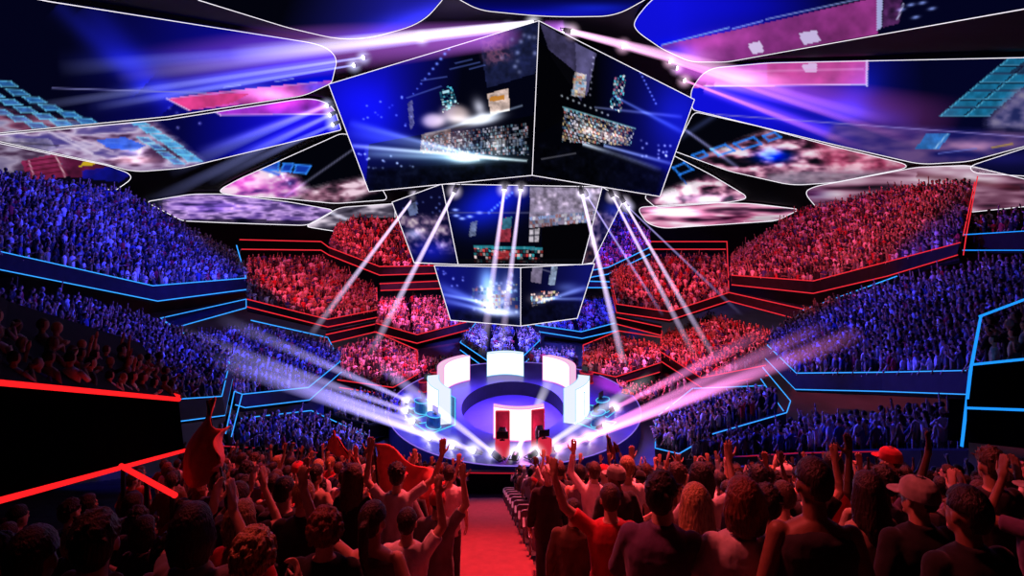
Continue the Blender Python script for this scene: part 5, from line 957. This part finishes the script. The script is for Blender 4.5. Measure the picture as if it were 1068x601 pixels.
def hair_mesh(style):
    """modelled round the head centre, face towards +Y"""
    if style in HAIRM: return HAIRM[style]
    m = MB(); g = random.Random(hash(style) % 1000 if False else len(HAIRM)+3)
    def cap(r, back, front=.045):
        s = MB().sphere((0, -.012, .028), r, 28, 20); keep = {i for i, v in enumerate(s.v) if (v.y < front-(.11 if v.z < .03 else 0)+max(0, v.z-.08)*1.2 and v.z > back) }
        # thick shell: drop a small ball on every kept point
        for i in keep: m.sphere(s.v[i], .0135, 6, 4)
        for f in s.f:
            if all(i in keep for i in f): c = sum((s.v[i] for i in f), Vector())/len(f); m.sphere(c, .0125, 6, 4)
    if style == 'short': cap((.080, .100, .104), -.055)
    elif style == 'tousled':
        cap((.083, .103, .108), -.06)
        for i in range(70):
            a = g.uniform(0, 2*PI); b = g.uniform(.1, 1.3); p = Vector((.088*math.cos(a)*math.sin(b), .108*math.sin(a)*math.sin(b)-.012, .118*math.cos(b)+.02))
            if p.y > .07 and p.z < .09: continue
            m.tube([p, p+p.normalized()*g.uniform(.008, .022)+Vector((g.uniform(-.02, .02), g.uniform(-.02, .02), 0))], [.014, .005], 6)
    elif style == 'curly':
        cap((.088, .108, .112), -.085)
        for i in range(190):
            a = g.uniform(0, 2*PI); b = math.acos(g.uniform(-.45, 1)); p = Vector((.103*math.cos(a)*math.sin(b), .118*math.sin(a)*math.sin(b)-.018, .125*math.cos(b)+.022))
            if p.y > .055 and p.z < .075: continue
            m.sphere(p, g.uniform(.014, .023), 7, 5)
    elif style == 'bob':
        cap((.086, .106, .110), -.075)
        for i in range(17):
            a = PI*.98+PI*1.04*i/16; x, y = .088*math.cos(a), .100*math.sin(a)-.012; chain(m, [(x*.9, y*.9, .06), (x*1.1, y*1.06, -.03), (x*1.05, y*1.0, -.12+g.uniform(-.012, .012))], [.024, .026, .012], 8)
    elif style == 'long':
        cap((.086, .106, .110), -.075)
        for i in range(19):
            a = PI*1.0+PI*i/18; x, y = .088*math.cos(a), .100*math.sin(a)-.012; e = g.uniform(-.03, .03); chain(m, [(x*.9, y*.9, .06), (x*1.1, y*1.05, -.06), (x*1.15+e*.3, y*.95-.035, -.19), (x*.9+e, y*.8-.05, -.33+g.uniform(-.03, .03))], [.024, .027, .024, .009], 8)
    elif style == 'ponytail':
        cap((.082, .102, .106), -.06); chain(m, [(0, -.11, .05), (0, -.155, .04), (.005, -.17, -.05), (.0, -.15, -.17), (.01, -.14, -.27)], [.026, .034, .036, .028, .010], 10)
    elif style == 'bun': cap((.082, .102, .106), -.06); m.sphere((0, -.105, .105), (.045, .042, .040), 12, 9)
    elif style == 'cap':
        s = [(.000, .093, .112), (.035, .094, .112), (.075, .086, .102), (.105, .062, .074), (.122, .028, .032), (.126, .004, .004)]
        m.ring([ell((0, -.012, .012+z), rx, ry, 22) for z, rx, ry in s]); n = 14; pts = []
        top = [(.085*math.cos(a), .06+.125*math.sin(a), .030-.02*math.sin(a)) for a in np.linspace(.0, PI, n)]; m.ring([[(x, y, z) for x, y, z in top], [(x, y, z-.012) for x, y, z in top]])
        m.sphere((0, -.012, .138), .009, 8, 6)
    elif style == 'shaved': cap((.075, .0955, .0985), -.045, .03)
    me = remeshed(m, 'hair', .0075 if style != 'shaved' else .006, 1 if style in ('tousled', 'curly') else 2, .008 if style not in ('cap', 'shaved') else 0, .02)
    me.name = 'cap' if style == 'cap' else 'hair'; me.materials.append(HAIR if style != 'cap' else CLOTH); HAIRM[style] = me; return me
for key, sex, a, b, yw in [('m_down', 'm', 'down', 'down', .15), ('f_down', 'f', 'down', 'hip', -.2), ('m_clap', 'm', 'clap', 'clap', -.15), ('f_clap', 'f', 'clap_high', 'clap_high', .2), ('m_right_up', 'm', 'down', 'up', .1),
                           ('m_left_up', 'm', 'up_out', 'hip', -.1), ('f_both_up', 'f', 'up', 'up_out', 0), ('f_right_up', 'f', 'hold', 'wave', .25), ('m_punch', 'm', 'punch', 'down', -.25), ('f_hold', 'f', 'hold', 'hold', -.1), ('m_hip', 'm', 'hip', 'down', .35)]:
    make_variant(key, sex, a, b, yw)
POSE_WORDS = {'m_down': 'arms down', 'f_down': 'one hand on hip', 'm_clap': 'hands clapping', 'f_clap': 'clapping high', 'm_right_up': 'right arm raised', 'm_left_up': 'left arm raised', 'f_both_up': 'both arms raised', 'f_right_up': 'right hand waving', 'm_punch': 'left fist raised', 'f_hold': 'hands held together', 'm_hip': 'head turned aside'}
SHIRT_C = {'dark': (.03, .028, .035), 'black': (.012, .012, .014), 'grey': (.16, .15, .17), 'pale': (.50, .48, .50), 'white': (.72, .70, .70), 'red': (.50, .03, .04), 'navy': (.03, .04, .10), 'brown': (.10, .055, .035), 'tan': (.34, .25, .18), 'purple': (.10, .06, .14)}
HAIR_C = {'black': (.010, .008, .008), 'dark': (.02, .012, .010), 'brown': (.055, .030, .018), 'auburn': (.12, .04, .018), 'blond': (.38, .25, .11), 'grey': (.34, .32, .31), 'red': (.50, .03, .05), 'pale': (.55, .52, .5)}
SKIN_C = {'light': (.60, .37, .27), 'tan': (.45, .26, .17), 'brown': (.22, .12, .075), 'dark': (.09, .05, .035)}
def person(x, d, hz, var, shirt, sc, hair, hc, skin, label, group=None, face=None, trou=(.03, .03, .05), hat=None):
    """hz: height of the crown of the head"""
    v = VAR[var]; o = bpy.data.objects.new('person', v['body']); COL.objects.link(o)
    s = min(1.14, max(.86, (hz-floor_z(d, x))/1.755)); z = hz-1.755*s
    o.location = (x, d, z); o.scale = (s, s, s); yaw = face if face is not None else math.atan2(x-.3, 38-d)+random.gauss(0, .12); o.rotation_euler = (0, 0, yaw); o.color = (*SKIN_C[skin], 1)
    c = bpy.data.objects.new('shirt', shirt_of(v, shirt)); COL.objects.link(c); c.parent = o; c.color = (*SHIRT_C[sc], 1)
    t = bpy.data.objects.new('trousers', trousers_mesh()); COL.objects.link(t); t.parent = o; t.color = (*trou, 1)
    if hair:
        h = bpy.data.objects.new('cap' if hair == 'cap' else 'hair', hair_mesh(hair)); COL.objects.link(h); h.parent = o; h.location = HEADC; h.rotation_euler = (0, 0, v['yaw']); h.color = (*HAIR_C[hc], 1)
        if hair == 'cap':
            h2 = bpy.data.objects.new('hair', hair_mesh('shaved')); COL.objects.link(h2); h2.parent = o; h2.location = HEADC; h2.rotation_euler = (0, 0, v['yaw']); h2.color = (*HAIR_C['dark'], 1)
    tag(o, label, 'person', group); return o
TAKEN = []
def hero(px, py, d, *a, **k):
    """px,py: crown of the head in the view at distance d"""
    p = P(px, py, d); TAKEN.append((p.x, d)); return person(p.x, d, p.z, *a, **k)
hero(690, 497, 3.45, 'm_clap', 'jacket', 'purple', 'tousled', 'black', 'light', 'black-haired man in dark purple jacket nearest the aisle on its right side')
hero(776, 503, 3.35, 'm_hip', 'tee', 'pale', 'bob', 'auburn', 'light', 'person with reddish-brown bob in pale shirt beside the purple-jacketed man')
hero(850, 481, 3.15, 'm_down', 'tank', 'dark', 'shaved', 'dark', 'brown', 'big shaven-headed man in a dark sleeveless top')
hero(637, 508, 4.9, 'm_left_up', 'tee', 'red', 'short', 'brown', 'light', 'brown-haired man in red vest raising his left arm near the aisle')
hero(598, 523, 5.6, 'm_down', 'jacket', 'brown', 'short', 'dark', 'light', 'dark-haired person in brown coat standing at the aisle edge')
hero(572, 487, 8.6, 'm_down', 'jacket', 'black', 'bun', 'pale', 'light', 'person in black coat with pale hair bun by the aisle seats')
hero(731, 486, 5.4, 'f_right_up', 'tee', 'pale', 'bob', 'black', 'light', 'black-haired woman in pale top waving her right hand beyond the purple jacket')
hero(655, 478, 7.4, 'f_down', 'tee', 'white', 'short', 'blond', 'light', 'blond person in white top standing tall behind the red-vested man')
hero(908, 496, 4.2, 'f_down', 'tee', 'tan', 'long', 'dark', 'light', 'woman with long dark hair in a tan top beside the shaven-headed man')
hero(1012, 512, 2.9, 'm_down', 'jacket', 'black', 'short', 'black', 'brown', 'broad man in black jacket at the lower right corner of the stand')
hero(960, 500, 3.6, 'm_hip', 'jacket', 'black', 'cap', 'grey', 'tan', 'man in black jacket and grey cap left of the broad black-jacketed man')
hero(1036, 470, 5.0, 'm_clap', 'tee', 'dark', 'tousled', 'brown', 'tan', 'brown-haired man in dark shirt clapping behind the broad black-jacketed man')
hero(456, 513, 6.0, 'm_right_up', 'vest', 'grey', 'cap', 'red', 'light', 'person in red cap and grey vest at the left edge of the aisle')
hero(424, 533, 4.6, 'm_right_up', 'tee', 'white', 'short', 'dark', 'light', 'dark-haired man in white shirt with right arm raised left of the aisle')
hero(388, 527, 3.7, 'm_left_up', 'tank', 'grey', 'ponytail', 'dark', 'light', 'person with dark ponytail in grey sleeveless top and raised left arm')
hero(338, 535, 3.5, 'm_down', 'tee', 'black', 'curly', 'auburn', 'light', 'curly auburn-haired person in black shirt beside the ponytailed person')
hero(264, 558, 2.9, 'f_hold', 'tee', 'tan', 'curly', 'blond', 'light', 'curly blond-haired person in tan shirt low at the left front')
hero(198, 531, 3.2, 'f_clap', 'tee', 'grey', 'bob', 'black', 'light', 'person with black bob in grey shirt clapping high at left front')
hero(95, 540, 2.7, 'm_hip', 'jacket', 'dark', 'tousled', 'dark', 'light', 'person in dark jacket at the lower left corner under the balcony')
hero(30, 556, 2.6, 'm_down', 'jacket', 'black', 'short', 'black', 'brown', 'person in black jacket farthest left in the nearest row')
hero(296, 500, 5.6, 'm_clap', 'tee', 'dark', 'short', 'black', 'light', 'black-haired man in dark shirt clapping left of the curly auburn hair')
hero(246, 506, 4.9, 'f_clap', 'tee', 'black', 'short', 'brown', 'light', 'brown-haired person in black shirt with both hands raised clapping at left')
hero(468, 487, 9.0, 'm_down', 'tee', 'pale', 'short', 'dark', 'light', 'dark-haired person in pale striped shirt at the aisle beyond the red cap')
hero(690, 488, 9.5, 'f_right_up', 'tank', 'dark', 'long', 'black', 'light', 'woman with long black hair in dark tank top waving, far behind the purple jacket')
hero(818, 505, 4.9, 'f_right_up', 'tee', 'tan', 'short', 'brown', 'light', 'brown-haired woman in tan shirt waving between bob and shaven head')
hero(870, 474, 6.4, 'm_clap', 'tee', 'red', 'short', 'black', 'tan', 'black-haired man in red shirt clapping behind the shaven-headed man')
hero(930, 468, 6.8, 'm_down', 'tee', 'dark', 'cap', 'red', 'light', 'man in red cap and dark shirt right of the clapping red-shirted man')
N_HERO = len(TAKEN)
SLOT = [('short', 30), ('tousled', 16), ('bob', 16), ('long', 12), ('curly', 8), ('ponytail', 7), ('bun', 4), ('cap', 9), ('shaved', 6)]
LAB = {}; npers = N_HERO; ORD = lambda n: (['nearest', 'second', 'third', 'fourth', 'fifth', 'sixth', 'seventh', 'eighth', 'ninth', 'tenth', 'eleventh', 'twelfth', 'thirteenth', 'fourteenth', 'fifteenth', 'sixteenth', 'seventeenth', 'eighteenth', 'nineteenth', 'twentieth', 'twenty-first', 'twenty-second', 'twenty-third', 'twenty-fourth', 'twenty-fifth', 'twenty-sixth', 'twenty-seventh', 'twenty-eighth', 'twenty-ninth', 'thirtieth'])[n]
def blocked(x, d):
    q = CX+FPX*x/d
    if q < -45 or q > 1110: return True
    if q < 196 and HZ+FPX*(sdrop(d, x)-1.66)/d < 520-51*q/192: return True
    if q < 118 and d > 7: return True
    if 100 < q < 205 and 7.0 < d < 8.7: return True
    return False
for ri, d in enumerate(ROWS):
    if d > 27: break
    sp = .56 if d < 9 else .58
    lim_l = -.86*d-.3; lim_r = .86*d+.3
    if d > 23.6: lim_l = -(CX-390)/FPX*d
    if d > 14.5: lim_r = min(lim_r, (1010-CX)/FPX*14.8+(14.8-d)*.66+.0*d) if d < 26 else 5.0
    for side in (-1, 1):
        x = aisle_l(d)-.34 if side < 0 else aisle_r(d)+.62; n = 0
        while (x > lim_l if side < 0 else x < lim_r):
            xx = x+random.uniform(-.1, .1); x += side*sp*random.uniform(.9, 1.2)
            if blocked(xx, d) or any(abs(xx-a) < .52 and abs(d-b) < .55 for a, b in TAKEN): continue
            if d < 4.2 and random.random() < .35: continue
            if d < 3.3: continue
            if npers < 300:
                var = random.choices(list(VAR), [22, 14, 12, 8, 6, 5, 5, 7, 6, 8, 12])[0]; sex = VAR[var]['sex']; st = random.choices([s for s, _ in SLOT], [w_ for _, w_ in SLOT])[0]
                left_low = CX+FPX*xx/d < 215
                if left_low: var = random.choice(['m_down', 'm_hip', 'f_down']); sex = VAR[var]['sex']
                if sex == 'm' and st in ('long', 'bob', 'ponytail', 'bun'): st = random.choice(['short', 'tousled', 'short', 'curly'])
                sk = random.choices(list(SKIN_C), [60, 20, 12, 8])[0]; hc = random.choices(['black', 'dark', 'brown', 'auburn', 'blond', 'grey'], [24, 26, 22, 8, 9, 5])[0]
                if sk in ('brown', 'dark'): hc = 'black'
                if st == 'cap': hc = random.choice(['red', 'grey', 'black', 'pale'])
                sc = random.choices(list(SHIRT_C), [18, 14, 14, 12, 10, 9, 8, 6, 6, 5])[0]; kind = random.choices(['tee', 'jacket', 'collar', 'tank'], [50, 22, 18, 10])[0]
                hd = {'cap': f'person in {hc} cap', 'shaved': 'shaven-headed person', 'curly': f'curly {hc}-haired person', 'long': f'long {hc}-haired person', 'bun': f'{hc}-haired person with bun', 'ponytail': f'person with {hc} ponytail', 'bob': f'person with {hc} bob'}.get(st, f'{hc}-haired person')
                gar = {'tee': 'shirt', 'jacket': 'jacket', 'collar': 'collared shirt', 'tank': 'tank top'}[kind]
                lab = f'{hd} in {sc} {gar}, {POSE_WORDS[var]}, row {ri+1}, {ORD(n)} {"left" if side < 0 else "right"} of aisle'
                rowword = ORD(ri) if ri else 'front'
                lab = f'{hd}, {sc} {gar}, {POSE_WORDS[var]}, {rowword} row, {ORD(n)} {"left" if side < 0 else "right"} of aisle'
                if len(lab.split()) > 16: lab = lab.replace(', '+POSE_WORDS[var], '', 1)
                person(xx, d, floor_z(d, xx)+1.755*(random.uniform(.88, .94) if left_low else random.uniform(.93, 1.05)), var, kind, sc, st, hc, sk, lab, 'spectators on the near stand', trou=random.choice([(.02, .02, .03), (.03, .04, .09), (.08, .07, .07)])); npers += 1
            else: add_fig(xx, d, floor_z(d, xx), 'near', random.uniform(.90, 1.0), random.choice([0, 0, 0, 1, 2, 2, 7]) if d > 19 else None)
            n += 1
print('people', npers)
k = 0
for ri, d in enumerate(ROWS):
    if d < 6.5 or d > 26.5 or ri % 2: continue
    seat(aisle_r(d)+.26, d+.05, f'grey seat back at the aisle edge, {ORD(k)} seat counted from the camera'); k += 1
# ------------------------------------------------------------------ flags held up in the crowd
def flag(name, pole, grid, label, rgb=(.58, .13, .11), nu=14, nv=10, wave=.12):
    """pole: two (px,py,d); grid: corner points TL TR BR BL of the cloth"""
    r = empty('flag', P(*pole[1])); tag(r, label, 'flag'); MB().tube([P(*pole[0]), P(*pole[1])], .014, 6).build('pole', METAL, r)
    W_ = [P(*c) for c in grid]; vs = []; fs = []
    for j in range(nv+1):
        for i in range(nu+1):
            a, b = i/nu, j/nv; p = W_[0]*(1-a)*(1-b)+W_[1]*a*(1-b)+W_[2]*a*b+W_[3]*(1-a)*b
            p = p+Vector((.25*wave*math.sin(7*b+3*a), wave*math.sin(a*9+b*3.0)*(.3+a), wave*.5*math.sin(a*6+b*2))); vs.append(p)
    for j in range(nv):
        for i in range(nu): q = j*(nu+1)+i; fs.append((q, q+1, q+nu+2, q+nu+1))
    o = link('cloth', mesh_from('cloth', vs, fs, True), mat_surface('flag_cloth', rgb, .8, .2, 6), r); s = o.modifiers.new('thick', 'SOLIDIFY'); s.thickness = .012; return r
flag('f', [(216, 418, 7.6), (240, 540, 7.2)], [(215, 420, 7.6), (230, 448, 7.3), (240, 486, 7.1), (188, 506, 7.9)], 'large draped red flag at left in front of the black balcony edge', wave=.22)
flag('f', [(347, 450, 14), (388, 512, 13.6)], [(347, 450, 14), (352, 456, 14), (377, 486, 13.8), (341, 470, 14.2)], 'small red flag on a slanted pole before the dark blue lower stand', wave=.08)
flag('f', [(390, 460, 8.4), (398, 560, 8.0)], [(391, 463, 8.4), (454, 492, 8.0), (450, 521, 7.9), (395, 513, 8.3)], 'broad red flag curving across the crowd left of the aisle', wave=.10)
flag('f', [(633, 452, 22), (640, 490, 21.6)], [(632, 455, 22), (637, 456, 22), (642, 479, 22), (634, 480, 22)], 'narrow pink flag in the far crowd right of the stage', (.75, .2, .3), wave=.08)
flag('f', [(640, 462, 20), (650, 492, 19.8)], [(639, 461, 20), (645, 464, 20), (646, 472, 20), (640, 472, 20)], 'tiny red pennant beside the narrow pink flag', wave=.05)
build_crowd()
